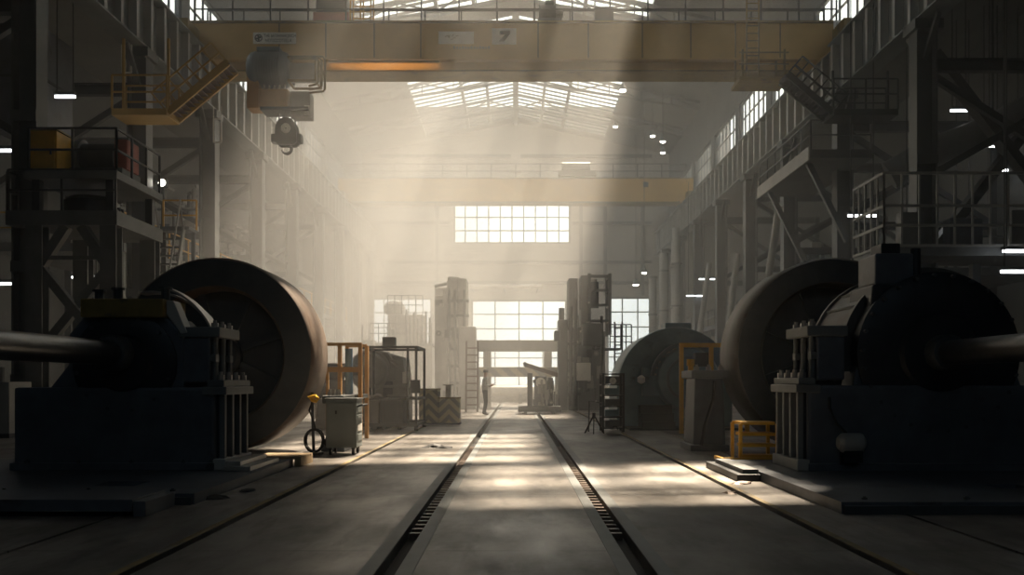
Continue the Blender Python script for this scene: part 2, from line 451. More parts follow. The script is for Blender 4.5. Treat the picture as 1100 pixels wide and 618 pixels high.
for sd in (-1, 1):
    for (s_, SKXA, SKX1, a, b) in SKY:
        if s_ != sd: continue
        NW[0] += 1
        fr = MB(); gm = MB(); pn = MB()
        def q(xa, xb, ya, yb, dz0, dz1, mb):
            za, zb = roofz(xa), roofz(xb); A, B = sd*xa, sd*xb
            mb.add([(A, ya, za+dz0), (B, ya, zb+dz0), (B, yb, zb+dz0), (A, yb, za+dz0), (A, ya, za+dz1), (B, ya, zb+dz1), (B, yb, zb+dz1), (A, yb, za+dz1)],
                   [(0, 1, 2, 3), (7, 6, 5, 4), (0, 4, 5, 1), (1, 5, 6, 2), (2, 6, 7, 3), (3, 7, 4, 0)])
        q(SKXA, SKX1, a, a+.15, 0, .1, fr); q(SKXA, SKX1, b-.15, b, 0, .1, fr); q(SKXA, SKXA+.05, a, b, 0, .1, fr); q(SKX1-.2, SKX1, a, b, -.1, .1, fr)
        st_ = .95 if a > 42 else 1.6
        y = a+st_
        while y < b-.3:
            q(SKXA, SKX1, y-.17, y+.17, .05, .09, gm); y += st_
        for i in (.26, .50):
            xm = SKXA+(SKX1-SKXA)*i; q(xm-.1, xm+.1, a, b, -.18, .05, gm)
        q(SKXA, SKX1, a, b, .10, .115, pn)
        w = struct(fr.build('window_%d' % NW[0], 'truss'), 'sloping rooflight glazing below the roof ridge, near unseen ones added for sun pools')
        gm.build('glazing_bars', 'truss', w); pn.build('pane', glass, w)
        xm = (SKXA+SKX1)/2
        portal((sd*xm, (a+b)/2, roofz(xm)+.2), (0, sd*math.atan(SLOPE), 0), (SKX1-SKXA)/math.cos(math.atan(SLOPE)), b-a)
# ridge beam and roof trusses
struct(MB().box(-.17, .17, Y0, FY, RIDGE-.4, RIDGE-.1).build('trim_ridge', 'truss'), 'ridge beam running down the middle of the roof')
struct(MB().box(-.45, .45, FY-.35, FY-.01, fz(186), RIDGE-.3).build('trim_pilaster', 'wall'), 'pilaster on the far wall under the ridge')
k_ = 6
for q in (282, 304, 205, 168, 240):
    k_ += 1
    for xa, xb in (((-12.4, 12.4),) if q not in (240,) else ((-12.4, fx(485)), (fx(615), 12.4))):
        struct(MB().box(xa, xb, FY-.25, FY-.01, fz(q+1.6), fz(q-1.6)).build('trim_%d' % k_, 'column'), 'girt across the far wall')
for p in (470, 624, 650, 690):
    k_ += 1; struct(MB().box(fx(p)-.16, fx(p)+.16, FY-.2, FY-.02, fz(318), 20).build('trim_%d' % k_, 'column'), 'wall post on the far wall')
def truss(y):
    mb = MB()
    for sd in (-1, 1):
        top = [(sd*x, y, roofz(x)-.25) for x in (0, 2.3, 4.6, 6.9, 9.2, 11.5, 13.6)]
        bot = [(sd*x, y, roofz(x)-1.45+.05*x) for x in (0, 2.3, 4.6, 6.9, 9.2, 11.5, 13.6)]
        for i in range(6):
            mb.bar(top[i], top[i+1], .16, .2); mb.bar(bot[i], bot[i+1], .16, .16)
            mb.bar(top[i] if i % 2 else bot[i], bot[i+1] if i % 2 else top[i+1], .09, .09)
            if i: mb.bar(top[i], bot[i], .08, .08)
    return mb
tb = truss(0).build('roof_truss', 'truss'); struct(tb, 'steel roof truss spanning the hall')
ys = [17.6+BAY*i for i in range(9)]
tb.location.y = ys[0]
for y in ys[1:]:
    o = tb.copy(); C.objects.link(o); o.location.y = y

# ---------------------------------------------------------------- crane runways and their columns
for sd in (-1, 1):
    mb = MB(); x = sd*HX
    mb.box(x-.04, x+.04, Y0+.1, FY-.05, ZB, ZT)
    rw = struct(mb.build('runway_girder', 'runway'), 'plate girder of the crane runway along the '+('window' if sd > 0 else 'platform')+' side')
    MB().box(x-.45, x+.45, Y0+.1, FY-.05, ZT-.06, ZT).build('top_flange', 'runway', rw)
    MB().box(x-.38, x+.38, Y0+.1, FY-.05, ZB, ZB+.06).build('bottom_flange', 'runway', rw)
    MB().box(x-.05, x+.05, Y0+.1, FY-.05, ZT, ZT+.12).build('crane_rail', 'machined', rw)
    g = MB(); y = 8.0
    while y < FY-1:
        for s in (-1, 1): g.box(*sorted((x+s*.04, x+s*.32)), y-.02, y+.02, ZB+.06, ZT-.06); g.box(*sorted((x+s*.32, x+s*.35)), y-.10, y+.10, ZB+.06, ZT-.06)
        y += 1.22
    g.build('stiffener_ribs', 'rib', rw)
NC = 0
def column_mesh():
    mb = MB()
    for s in (-1, 1): mb.box(s*.3-.03, s*.3+.03, -.30, .30, .05, ZB-.3)   # two flanges
    mb.box(-.27, .27, -.02, .02, .05, ZB-.3)
    return mb
proto = None
for sd in (-1, 1):
    off = 24.9 if sd < 0 else 22.4
    for i in range(-2, 9):
        y = off+BAY*i
        if y < 8 or y > FY-1: continue
        if proto is None:
            proto = struct(column_mesh().build('steel_column', 'column'))
            MB().box(-.5, .5, -.45, .45, 0, .06).build('base_plate', 'column', proto)
            MB().box(-.45, .45, -.45, .45, ZB-.32, ZB-.01).build('cap_plate', 'column', proto)
            bk = MB(); bk.bar((0, .1, ZB-1.2), (0, 1.1, ZB-.1), .14, .14); bk.bar((0, -.1, ZB-1.2), (0, -1.1, ZB-.1), .14, .14); bk.build('knee_brace', 'column', proto)
            pl = MB()
            pl.box(-.34, .34, -.34, -.31, 1.2, 1.5); pl.box(-.34, .34, -.34, -.31, 4.2, 4.5); pl.box(-.34, .34, -.34, -.31, 8.2, 8.5); pl.build('splice_plate', 'column', proto)
            o = proto
        else:
            o = copy_thing(proto, (0, 0, 0))
        o.location = (sd*HX, y, 0)
        o['label'] = 'steel column of the crane runway on the '+('window' if sd > 0 else 'platform')+' side'
# ---------------------------------------------------------------- daylight and haze
W = bpy.data.worlds.new('overcast sky'); S.world = W; W.use_nodes = True
bg = W.node_tree.nodes['Background']; bg.inputs[1].default_value = SKYS
wn = W.node_tree.nodes; wl = W.node_tree.links      # sky warm towards the low sun side, blue away from it
wt = wn.new('ShaderNodeTexCoord'); wsx = wn.new('ShaderNodeSeparateXYZ'); wl.new(wt.outputs['Generated'], wsx.inputs[0])
wr = wn.new('ShaderNodeMapRange'); wr.inputs['From Min'].default_value = -1; wr.inputs['From Max'].default_value = 1; wl.new(wsx.outputs['Y'], wr.inputs['Value'])
wc = wn.new('ShaderNodeValToRGB'); wl.new(wr.outputs[0], wc.inputs['Fac']); wl.new(wc.outputs[0], bg.inputs[0])
wz = wn.new('ShaderNodeMapRange'); wl.new(wsx.outputs['Z'], wz.inputs['Value'])      # overcast: zenith brighter than the horizon
wz.inputs['From Min'].default_value = 0; wz.inputs['From Max'].default_value = 1; wz.inputs['To Min'].default_value = SKYS*.40; wz.inputs['To Max'].default_value = SKYS
wl.new(wz.outputs[0], bg.inputs[1])
wc.color_ramp.elements[0].color = BACKC; wc.color_ramp.elements[1].color = FRONTC
sun = bpy.data.lights.new('sun', 'SUN'); so = bpy.data.objects.new('sun', sun); C.objects.link(so)
sun.energy = SUNS; sun.angle = math.radians(SANG); sun.color = SUNC
so.rotation_euler = Vector(SUND).to_track_quat('-Z', 'Y').to_euler(); so.location = (10, 60, 60)
hm = bpy.data.materials.new('dusty haze'); hm.use_nodes = True
n = hm.node_tree.nodes; l = hm.node_tree.links; n.remove(n['Principled BSDF'])
vs = n.new('ShaderNodeVolumeScatter'); vs.inputs['Color'].default_value = (.96, .95, .93, 1); vs.inputs['Anisotropy'].default_value = ANISO
l.new(vs.outputs[0], n['Material Output'].inputs['Volume'])
tc = n.new('ShaderNodeTexCoord'); sp = n.new('ShaderNodeSeparateXYZ'); l.new(tc.outputs['Object'], sp.inputs[0])
def mth(op, a, b=None):
    m_ = n.new('ShaderNodeMath'); m_.operation = op
    for i, v in enumerate((a, b)):
        if v is None: continue
        if isinstance(v, (int, float)): m_.inputs[i].default_value = v
        else: l.new(v, m_.inputs[i])
    return m_.outputs[0]
tot = None
for (c, s, d) in PLUME:
    e = None
    for ax, ci, si in zip('XYZ', c, s):
        t = mth('DIVIDE', mth('SUBTRACT', sp.outputs[ax], ci), si); t = mth('MULTIPLY', t, t); e = t if e is None else mth('ADD', e, t)
    g = mth('MULTIPLY', mth('EXPONENT', mth('MULTIPLY', e, -1.0)), d); tot = g if tot is None else mth('ADD', tot, g)
nz = n.new('ShaderNodeTexNoise'); nz.inputs['Scale'].default_value = .16; nz.inputs['Detail'].default_value = 2; l.new(tc.outputs['Object'], nz.inputs['Vector'])
tot = mth('MULTIPLY', tot, mth('ADD', mth('MULTIPLY', nz.outputs['Fac'], 1.2), .4))
# thinner air close to the open end the viewer stands at
ramp = mth('SMOOTHSTEP', sp.outputs['Y'], 8) if False else None
mr = n.new('ShaderNodeMapRange'); mr.interpolation_type = 'SMOOTHSTEP'; l.new(sp.outputs['Y'], mr.inputs['Value'])
mr.inputs['From Min'].default_value = 8; mr.inputs['From Max'].default_value = 36; mr.inputs['To Min'].default_value = BASE[0]; mr.inputs['To Max'].default_value = BASE[1]
mz = n.new('ShaderNodeMapRange'); mz.interpolation_type = 'SMOOTHSTEP'; l.new(sp.outputs['Z'], mz.inputs['Value'])
mz.inputs['From Min'].default_value = 12; mz.inputs['From Max'].default_value = 25; mz.inputs['To Min'].default_value = 1; mz.inputs['To Max'].default_value = HTOP
mxr = n.new('ShaderNodeMapRange'); mxr.interpolation_type = 'SMOOTHSTEP'; l.new(sp.outputs['X'], mxr.inputs['Value'])
mxr.inputs['From Min'].default_value = -2; mxr.inputs['From Max'].default_value = 10; mxr.inputs['To Min'].default_value = 1; mxr.inputs['To Max'].default_value = XR
l.new(mth('ADD', tot, mth('MULTIPLY', mth('MULTIPLY', mr.outputs[0], mxr.outputs[0]), mz.outputs[0])), vs.inputs['Density'])
hz = MB().box(-AX-.2, AX+.2, Y0-.2, FY+.1, -.1, 25.5).build('haze', hm)
hz.display_type = 'WIRE'; hz['kind'] = 'stuff'; hz['label'] = 'dusty sunlit haze filling the hall'
# ================================================================ near crane
YC = 37.5
ZC0, ZC1 = PZ(64, YC), PZ(25, YC)
cr = thing('overhead_crane', 'wide ochre overhead travelling crane girder with the 7 board, spanning the hall nearer the viewer', 'crane', (0, YC, 0), group='overhead cranes')
MB().prism([(-13.4, ZC1), (-13.4, ZT+.42), (-12.25, ZC0), (12.25, ZC0), (13.4, ZT+.42), (13.4, ZC1)], 0, 1.5).build('girder', 'yellow', cr, .02)
MB().box(-13.4, 13.4, -.12, 1.6, ZC1, ZC1+.07).build('top_plate', 'olive', cr)
MB().box(-11.9, 11.6, .25, 1.3, PZ(77, YC+.3), ZC0).build('lower_chord', 'yellow', cr, .02)
MB().box(-11.95, 11.65, .1, 1.4, PZ(77, YC+.3)-.06, PZ(77, YC+.3)).build('bottom_flange', 'olive', cr)
MB().box(-12.2, 12.2, -.1, 1.55, ZC0-.02, ZC0+.04).build('web_flange', 'yellow', cr)
sm = MB()
for p in (300, 350, 402, 452, 578, 632, 690, 742, 790, 838):
    sm.box(PX(p, YC)-.025, PX(p, YC)+.025, -.02, .0, ZC0+.05, ZC1)
sm.build('web_seam', 'olive', cr)
for s in (-1, 1):
    e = MB().box(s*13-.25, s*13+.25, -1.3, 2.8, ZT+.15, ZT+.62).build('end_carriage', 'olive', cr, .02)
    for y in (-.9, 2.4):
        MB().tube((s*13-.12, y, ZT+.12+.25), (s*13+.12, y, ZT+.12+.25), .24, 18).build('travel_wheel', 'steel_dark', e)
# sign boards
def board(p0, p1, q0, q1, name='sign_board'):
    x0, x1, z0, z1 = PX(p0, YC-.03), PX(p1, YC-.03), PZ(q1, YC-.03), PZ(q0, YC-.03)
    b = MB().box(x0, x1, -.05, 0, z0, z1).build(name, 'white', cr)
    return b, (x0+x1)/2, (z0+z1)/2, x1-x0, z1-z0
b, x, z, w, h = board(272, 318, 35, 47)
b['label'] = 'white name board with two lines of small lettering'
lettering('lettering', 'THE BATARAHQRICH', .185, 'ink', b, x+.22, -.052, z+.085, sx=.72)
lettering('lettering', 'NEYOCCOTEILLA', .185, 'ink', b, x+.16, -.052, z-.105, sx=.72)
lg = MB(); cx_, cz_ = x-w/2+.22, z+.0
lg.lathe([(.155, -.056), (.155, -.05), (.115, -.05), (.115, -.056)], cx_, cz_, 24)
for a in (.6, 1.9, 3.3, 4.6):
    lg.bar((cx_-.1*math.cos(a), -.053, cz_-.1*math.sin(a)), (cx_+.11*math.cos(a), -.053, cz_+.11*math.sin(a)), .045, .006, up=(0, 1, 0))
lg.build('round_logo', 'ink', b)
b, x, z, w, h = board(471, 509, 34, 47)
b['label'] = 'faded white board with worn marks'
fm = MB()
for i, (dx, dz, ln, an) in enumerate([(-.45, .02, .16, .5), (-.36, .08, .12, -.6), (-.30, -.02, .14, 1.2), (-.22, -.08, .12, .2), (-.17, .03, .12, 1.0), (-.1, .0, .1, -.4), (-.02, .05, .12, .3)]):
    fm.bar((x+dx, -.053, z+dz), (x+dx+ln*math.cos(an), -.053, z+dz+ln*math.sin(an)), .022, .006, up=(0, 1, 0))
fm.build('worn_marks', 'faint', b)
b, x, z, w, h = board(528.5, 554.5, 30.5, 47.5)
b['label'] = 'white board with a bold black 7'
sv = MB().prism([(x-.17, z+.2), (x-.19, z+.06), (x+.04, z+.06), (x-.20, z-.21), (x+.0, z-.22), (x+.24, z+.10), (x+.24, z+.22)], -.058, -.05)
sv.build('numeral', 'ink', b)
st = MB()
for i in range(13):
    xx = PX(487+i*3.1, YC); st.box(xx, xx+.07, -.012, 0, PZ(52.6, YC), PZ(49.6+(i % 3)*.5, YC))
st.build('faded_stencil', 'faint', cr)
# walkway handrail along the top
for side, yy in (('front', -.05), ('rear', 1.5)):
    rl = MB()
    for hgt in (.55, 1.1): rl.bar((-12.9, yy, ZC1+hgt), (12.9, yy, ZC1+hgt), .05)
    hr = rl.build('handrail', 'steel_dark', cr)
    for i in range(18):
        MB().bar((-12.9+i*25.8/17, yy, ZC1+.05), (-12.9+i*25.8/17, yy, ZC1+1.1), .06).build('handrail_post', 'steel_dark', hr)
x0, x1 = PX(335, YC), PX(374, YC)
g = MB().box(x0, x1, .2, 1.2, ZC1+.07, ZC1+.55).build('gear_case', 'red', cr, .04)
MB().tube((x0+.1, .6, ZC1+.85), (x1-.1, .6, ZC1+.85), .32, 18).build('rope_drum', 'steel_grey', g)
cg = MB(); x0, x1 = PX(376, YC), PX(398, YC)
for xx in (x0, (x0+x1)/2, x1):
    for yy in (.1, .8): cg.bar((xx, yy, ZC1+.05), (xx, yy, ZC1+2.2), .06)
for zz in (.5, 1.0, 1.5, 2.0):
    cg.bar((x0, .1, ZC1+zz), (x1, .1, ZC1+zz), .05); cg.bar((x0, .8, ZC1+zz), (x1, .8, ZC1+zz), .05)
cg.build('ladder_cage', 'safety', cr)
x0, x1 = PX(578, YC), PX(604, YC)
mo = MB().box(x0, x1, .2, .9, ZC1+.07, ZC1+.3).build('motor_bed', 'steel_dark', cr, .02)
MB().tube((x0+.05, .5, ZC1+.6), (x1-.25, .5, ZC1+.6), .32, 18).build('travel_motor', 'steel_dark', mo)
MB().tube((x1-.25, .5, ZC1+.6), (x1+.05, .5, ZC1+.6), .2, 14).build('brake_drum', 'machined', mo)
MB().box(x0+.3, x0+.65, .3, .7, ZC1+.86, ZC1+1.05).build('terminal_box', 'steel_dark', mo, .02)
bx_ = MB().box(PX(640, YC), PX(660, YC), .3, 1.0, ZC1+.07, ZC1+.8).build('electrical_cabinet', 'steel_dark', cr, .02)
# ladder and service platform under the far end of the girder
ld = MB()
for xx in (PX(801, YC), PX(814, YC)): ld.bar((xx, -.16, ZC0-.9), (xx, -.16, ZC1+1.0), .05)
for i in range(11): ld.bar((PX(801, YC), -.16, ZC0-.8+i*.3), (PX(814, YC), -.16, ZC0-.8+i*.3), .035)
ld.build('ladder', 'olive', cr)
pf = MB().box(PX(793, 36.5), PX(846, 36.5), -1.2, .2, PZ(88, 36.5), PZ(84, 36.5)).build('service_platform', 'olive', cr)
for xx in (PX(797, 36.5), PX(842, 36.5)):
    for yy in (-1.1, .1): MB().bar((xx, yy, PZ(86, 36.5)), (xx, yy, ZC0+.02), .07).build('hanger', 'olive', pf)
rl = MB(); a, b2 = PX(793, 36.5), PX(846, 36.5)
for zz in (.5, .95): rl.bar((a, -1.17, PZ(84, 36.5)+zz), (b2, -1.17, PZ(84, 36.5)+zz), .045)
rl.build('handrail', 'olive', pf)
tk = MB().box(PX(893, YC), PX(902, YC), -.30, -.26, PZ(34, YC), PZ(25, YC))
tb_ = tk.build('number_plate', 'white', cr); lettering('lettering', '13', .2, 'ink', tb_, (PX(893, YC)+PX(902, YC))/2, -.303, PZ(29.5, YC))
MB().bar((PX(897.5, YC), -.28, PZ(31, YC)), (PX(897.5, YC), .02, PZ(31, YC)), .05).build('plate_bracket', 'olive', cr)

# ================================================================ hoist trolley hanging on the near face of the girder
D = 36.2
ho = thing('hoist_trolley', 'blue grey electric hoist with orange boxes and hook block hanging below the ochre girder', 'hoist', (0, D, 0))
def r4(p0, p1, q0, q1, d=D): return PX(p0, d), PX(p1, d), PZ(q1, d), PZ(q0, d)
x0, x1, z0, z1 = r4(268, 312, 56, 95)
zc = (z0+z1)/2; rr = (z1-z0)/2
mb = MB(); prof = []
pts = [(x0, rr*.72), (x0+.12, rr*.92), (x0+.3, rr)]
n_ = 9
for i in range(n_):
    a = x0+.35+i*(x1-x0-.7)/n_; pts += [(a, rr), (a+.05, rr*.95), (a+.09, rr*.95), (a+.13, rr)]
pts += [(x1-.3, rr), (x1-.12, rr*.92), (x1, rr*.75)]
mb.path([(p, 0, zc) for p, _ in pts], [q for _, q in pts], 28)
ma = mb.build('hoist_motor', 'bluegrey', ho, smooth=True)
MB().box(x0+.35, x1-.35, -.3, .3, zc+rr-.06, zc+rr+.12).build('terminal_box', 'bluegrey', ma, .04)
MB().box(x0+.1, x1-.1, .5, 1.25, zc-.2, zc+.35).build('carriage', 'steel_dark', ho, .03)
a, b2, c, d = r4(268, 281, 83, 119); MB().box(a, b2, -.4, .4, c, d).build('limit_box', 'orange', ho, .03)
a, b2, c, d = r4(281.5, 312, 99, 119); bxo = MB().box(a, b2, -.45, .45, c, d).build('gear_box', 'orange', ho, .04)
cl = MB()
for i in range(5): cl.bar((a+.1+i*.2, -.2, d), (a+.16+i*.2, -.2, d+.25), .06)
cl.build('cable_glands', 'white', bxo)
a, b2, c, d = r4(314, 335, 101, 128); rb = MB().box(a, b2, -.35, .35, c, d).build('relay_box', 'hazegrey', ho, .03)
a, b2, c, d = r4(329, 335, 116, 127); MB().box(a, b2, -.365, -.35, c, d).build('white_plate', 'white', rb)
a, b2, c, d = r4(283, 334, 118.5, 122); MB().box(a, b2, -.5, .5, c, d).build('under_plate', 'steel_dark', ho, .01)
a, b2, c, d = r4(313, 342, 66, 91)
fr = MB()
for u, v in ((a, c), (b2, c), (a, d), (b2, d)): fr.bar((u, -.5, v), (u, .5, v), .07)
for y in (-.5, .5):
    fr.bar((a, y, c), (b2, y, c), .08); fr.bar((a, y, d), (b2, y, d), .08); fr.bar((b2, y, c), (b2, y, d), .08)
fr.build('drum_frame', 'olive', ho)
MB().tube((a, 0, (c+d)/2), (b2-.05, 0, (c+d)/2), (d-c)*.42, 22).build('rope_drum', 'hazegrey', ho, smooth=True)
for i, (xr, zb) in enumerate([(345, 95), (348.5, 99), (352, 102.5)]):
    MB().path([(PX(316+i*4, D), -.52, PZ(68-i, D)), (PX(xr-2, D), -.52, PZ(68-i, D)), (PX(xr, D), -.52, PZ(71-i, D)), (PX(xr, D), -.52, PZ(zb-2, D)), (PX(xr-2, D), -.52, PZ(zb, D)), (PX(334, D), -.3, PZ(zb, D))], .045, 8).build('conduit', 'olive', ho, smooth=True)
for ln_, w_ in ((4.4, .30), (3.0, .34), (1.6, .36)):  # lamp and housing added to make the orange glow on the lower chord
    sl = bpy.data.lights.new('added glow light', 'AREA'); sl.shape = 'RECTANGLE'; sl.size = ln_; sl.size_y = .05; sl.energy = GLOWW*w_; sl.color = (1, .56, .18)
    slo = bpy.data.objects.new('added_glow_light', sl); C.objects.link(slo); slo.location = (PX(412, YC), YC+.10, ZC0-.085); slo.rotation_euler = (math.radians(30), 0, 0)
sb = MB().box(PX(412, YC)-2.25, PX(412, YC)+2.25, .06, .14, ZC0-.075, ZC0-.02).build('added_strip_lamp', 'olive', cr)
wl = MB().box(PX(343, D), PX(347, D), -.2, .2, PZ(84, D), PZ(80.5, D)).build('work_lamp', 'olive', ho, .01)
for p in (300, 304, 313, 317): MB().tube((PX(p, D), 0, PZ(121, D)), (PX(p, D), 0, PZ(137, D)), .022, 6).build('wire_rope', 'steel_dark', ho)
hk = MB(); hx, hz = PX(308.5, D), PZ(140, D)
o_ = []; 
for i in range(13):
    t = PI*i/12; o_.append((hx+.40*math.cos(t), hz+.02+.42*math.sin(t)))
poly = o_+[(hx-.43, PZ(154, D)), (hx-.30, PZ(157, D)), (hx+.30, PZ(157, D)), (hx+.43, PZ(154, D))]
hk.prism(poly, -.28, -.18); hk.prism(poly, .18, .28)
hb = hk.build('hook_block_cheeks', 'steel_dark', ho)
MB().lathe([(.05, -.12), (.34, -.12), (.30, -.04), (.30, .04), (.34, .12), (.05, .12)], hx, hz-.05, 24).build('sheave', 'machined', hb)
MB().lathe([(.03, -.33), (.19, -.33), (.19, -.285), (.03, -.285)], hx+.02, hz-.0, 20).build('sheave_boss', 'white', hb)
MB().box(hx-.5, hx+.5, -.14, .14, PZ(150, D), PZ(145, D)).build('cross_head', 'steel_dark', hb, .02)
MB().box(hx-.58, hx-.42, -.2, .2, PZ(154, D), PZ(145, D)).build('side_weight', 'steel_dark', hb, .02)
MB().box(hx+.42, hx+.58, -.2, .2, PZ(154, D), PZ(145, D)).build('side_weight', 'steel_dark', hb, .02)
hp = [(hx, 0, PZ(156, D))]+[(hx-.02+.19*math.sin(t), 0, PZ(160.5, D)+.17*math.cos(t)) for t in [k*.42 for k in range(0, 12)]]
MB().path(hp, [.07]*4+[.065]*5+[.05, .04, .03, .02][:len(hp)-9], 8).build('hook', 'steel_dark', hb, smooth=True)

# ================================================================ far crane
YF = 70.0
fc = thing('overhead_crane', 'distant pale ochre crane girder crossing above the high far window', 'crane', (0, YF, 0), group='overhead cranes')
a, b2 = PZ(217, YF), PZ(192, YF)
MB().prism([(-13.35, b2), (-13.35, ZT+.45), (-12.3, a), (12.3, a), (13.35, ZT+.45), (13.35, b2)], 0, 1.2).build('girder', 'yellow', fc)
MB().box(-12.35, 12.35, -.15, 1.35, a-.07, a).build('bottom_flange', 'olive', fc)
MB().box(-13.35, 13.35, -.1, 1.3, b2, b2+.07).build('top_plate', 'olive', fc)
for s in (-1, 1): MB().box(s*13-.25, s*13+.25, -1, 2.4, ZT+.15, ZT+.6).build('end_carriage', 'olive', fc)
rl = MB()
for h in (.55, 1.1): rl.bar((-12.8, -.05, b2+h), (12.8, -.05, b2+h), .05)
hr = rl.build('handrail', 'steel_dark', fc)
for i in range(15): MB().bar((-12.8+i*25.6/14, -.05, b2), (-12.8+i*25.6/14, -.05, b2+1.1), .06).build('handrail_post', 'steel_dark', hr)
MB().box(PX(691, YF), PX(696, YF), -.14, 0, PZ(201, YF), PZ(196, YF)).build('number_plate', 'steel_dark', fc)
tg = MB().box(PX(600, YF), PX(640, YF), -.6, 1.4, b2+.07, b2+.5).build('trolley', 'steel_dark', fc, .03)
MB().tube((PX(604, YF), .4, b2+.9), (PX(634, YF), .4, b2+.9), .42, 16).build('rope_drum', 'steel_grey', tg)
# ================================================================ the two big bearing stands with their shafts, and the wheels behind
def nut(mb, x, y, z, r=.055, h=.07):
    mb.tube((x, y, z), (x, y, z+h), r, 6); mb.tube((x, y, z+h), (x, y, z+h*1.6), r*.55, 8)
def stand_base(t, s, uo, ui, z0, zt, dep, m='machine'):
    """base block with a bay of tie rods at the track side; u measured from the axis towards the track"""
    def X(u): return s*u
    def bx(mb, a, b, *r): return mb.box(*sorted((X(a), X(b))), *r)
    ub = ui-.12
    mb = MB(); bx(mb, uo, ub, 0, dep, z0+.02, zt-.1); mb.build('base_block', m, t, .04)
    mb = MB(); bx(mb, ub-.02, ui-.08, .06, dep-.06, z0+.1, zt-.1); mb.build('bay_back', 'machine_dark', t)
    mb = MB(); bx(mb, ub-.16, ui+.05, -.05, dep+.05, zt-.20, zt-.09); bx(mb, ub-.10, ui+.01, -.02, dep+.02, zt-.09, zt); fl_ = mb.build('top_flange', 'steel_grey', t, .015)
    mb = MB(); bx(mb, ub-.02, ui+.03, -.03, dep+.03, z0, z0+.15); mb.build('foot_flange', 'steel_pale', t, .015)
    for i in range(4):
        y = .09+i*(dep-.18)/3
        mb = MB(); bx(mb, ui-.08, ui-.0, y-.04, y+.04, z0+.15, zt-.2); mb.build('tie_rod', 'steel_grey', t, .012)
        mb = MB(); nut(mb, X(ui-.07), y, zt); mb.build('nut', 'edge', fl_)
    mb = MB(); bx(mb, uo-.03, ub, -.06, dep+.03, z0, z0+.1); mb.build('plinth', m, t, .015)
def upper_block(t, s, ua, ub, y0, y1, za, zb, m='machine'):
    def bx(mb, a, b, *r): return mb.box(*sorted((s*a, s*b)), *r)
    mb = MB(); bx(mb, ua, ub-.1, y0, y1, za, zb-.14); o = mb.build('side_block', m, t, .03)
    mb = MB(); bx(mb, ua-.03, ub+.05, y0-.05, y1+.05, zb-.14, zb); f = mb.build('clamp_plate', 'steel_grey', t, .02)
    for i in range(3):
        y = y0+.1+i*(y1-y0-.2)/2
        mb = MB(); nut(mb, s*(ub-.06), y, zb, .05, .06); mb.build('nut', 'edge', f)
        mb = MB(); mb.tube((s*(ub-.06), y, za-.02), (s*(ub-.06), y, zb-.14), .04, 10); mb.build('stud', 'steel_grey', o)
    for i in range(2): MB().box(*sorted((s*(ub-.13), s*(ub-.02))), y0+.02+i*(y1-y0-.2), y0+.16+i*(y1-y0-.2), za+.28, za+.38).build('lug', 'steel_grey', o, .01)
def shaft(t, y0, y1, z, r=.16):
    o = MB().tube((0, y0, z), (0, y1, z), r, 32).build('shaft', 'machined', t, smooth=True)
    MB().lathe([(r-.01, -.26), (.21, -.26), (.24, -.22), (.24, .0), (r-.01, .0)], 0, z, 40).build('collar', 'steel_dark', o, smooth=True)
    MB().lathe([(r-.01, y0), (.30, y0), (.30, y0+.14), (r-.01, y0+.14)], 0, z, 40).build('coupling_flange', 'steel_dark', o, smooth=True)

AXZ = 1.69
def ring_bolts(t, n, r, cx_, cz_, y0, y1):
    for i in range(n):
        a = 2*PI*i/n+.2; x, z = cx_+r*math.cos(a), cz_+r*math.sin(a); MB().tube((x, y0, z), (x, y1, z), .028, 6).build('cover_bolt', 'steel_dark', t)
# ---- the stand with the yellow bar (s=+1: track lies towards +x)
LX = -5.35
ls = thing('bearing_stand', 'large dark bearing stand with dull yellow top bar, before the rust brown wheel', 'machine', (LX, 12.5, 0), group='bearing stands')
stand_base(ls, 1, -1.39, 1.43, .12, 1.33, 1.2)
upper_block(ls, 1, .82, 1.30, .12, .95, 1.30, 2.05)
hs = MB().prism([(-.98, 1.2), (-.70, 1.55), (-.70, 1.95), (-.50, 2.19), (.62, 2.19), (.86, 1.95), (.86, 1.2)], .10, 1.1).build('bearing_housing', 'machine', ls, .04)
MB().lathe([(.0, -.02), (.36, -.02), (.40, .02), (.60, .02), (.70, .06), (.70, .3), (0, .3)], .07, 1.55, 56).build('bearing_cover', 'machine_dark', ls, smooth=True)
ring_bolts(ls, 12, .64, .07, 1.55, .0, .09)
yb = MB().box(-.47, .64, -.06, .80, 2.17, 2.42).build('top_bar', 'olive', ls, .02)
yb['label'] = 'dull yellow bar across the top of the stand'
bk = MB().prism([(.64, 2.40), (.74, 2.40), (.92, 1.97), (.84, 1.95), (.64, 2.22)], .04, .30).build('end_bracket', 'steel_pale', ls, .015)
for u, h in ((-.42, .13), (-.16, .16), (.50, .17)):
    lu = MB(); lu.tube((u, .4, 2.42), (u, .4, 2.42+h), .06, 12); lu.tube((u, .4, 2.42+h), (u, .4, 2.42+h+.03), .09, 12); lu.build('lifting_lug', 'steel_dark', yb)
gd = MB().lathe([(1.10, .75), (1.13, .75), (1.13, 1.0), (1.10, 1.0)], 0, AXZ-.1, 40, math.radians(15), math.radians(72)); gd.lathe([(1.02, 1.12), (1.05, 1.12), (1.05, 1.45), (1.02, 1.45)], 0, AXZ-.1, 40, math.radians(15), math.radians(100))
gd.build('coupling_guard', 'edge', ls, smooth=True)
bk2 = MB(); bk2.box(.95, 1.08, 1.05, 1.5, 1.2, 1.9); bk2.build('guard_foot', 'machine', ls)
shaft(ls, -5.6, -.08, AXZ)
MB().tube((0, 1.05, AXZ), (0, 4.40, AXZ), .16, 28).build('drive_shaft', 'machined', ls, smooth=True)
for i in range(4): bl = MB(); nut(bl, -1.2+i*.7, -.03, .22, .03, .03); bl.build('anchor_bolt', 'steel_dark', ls)
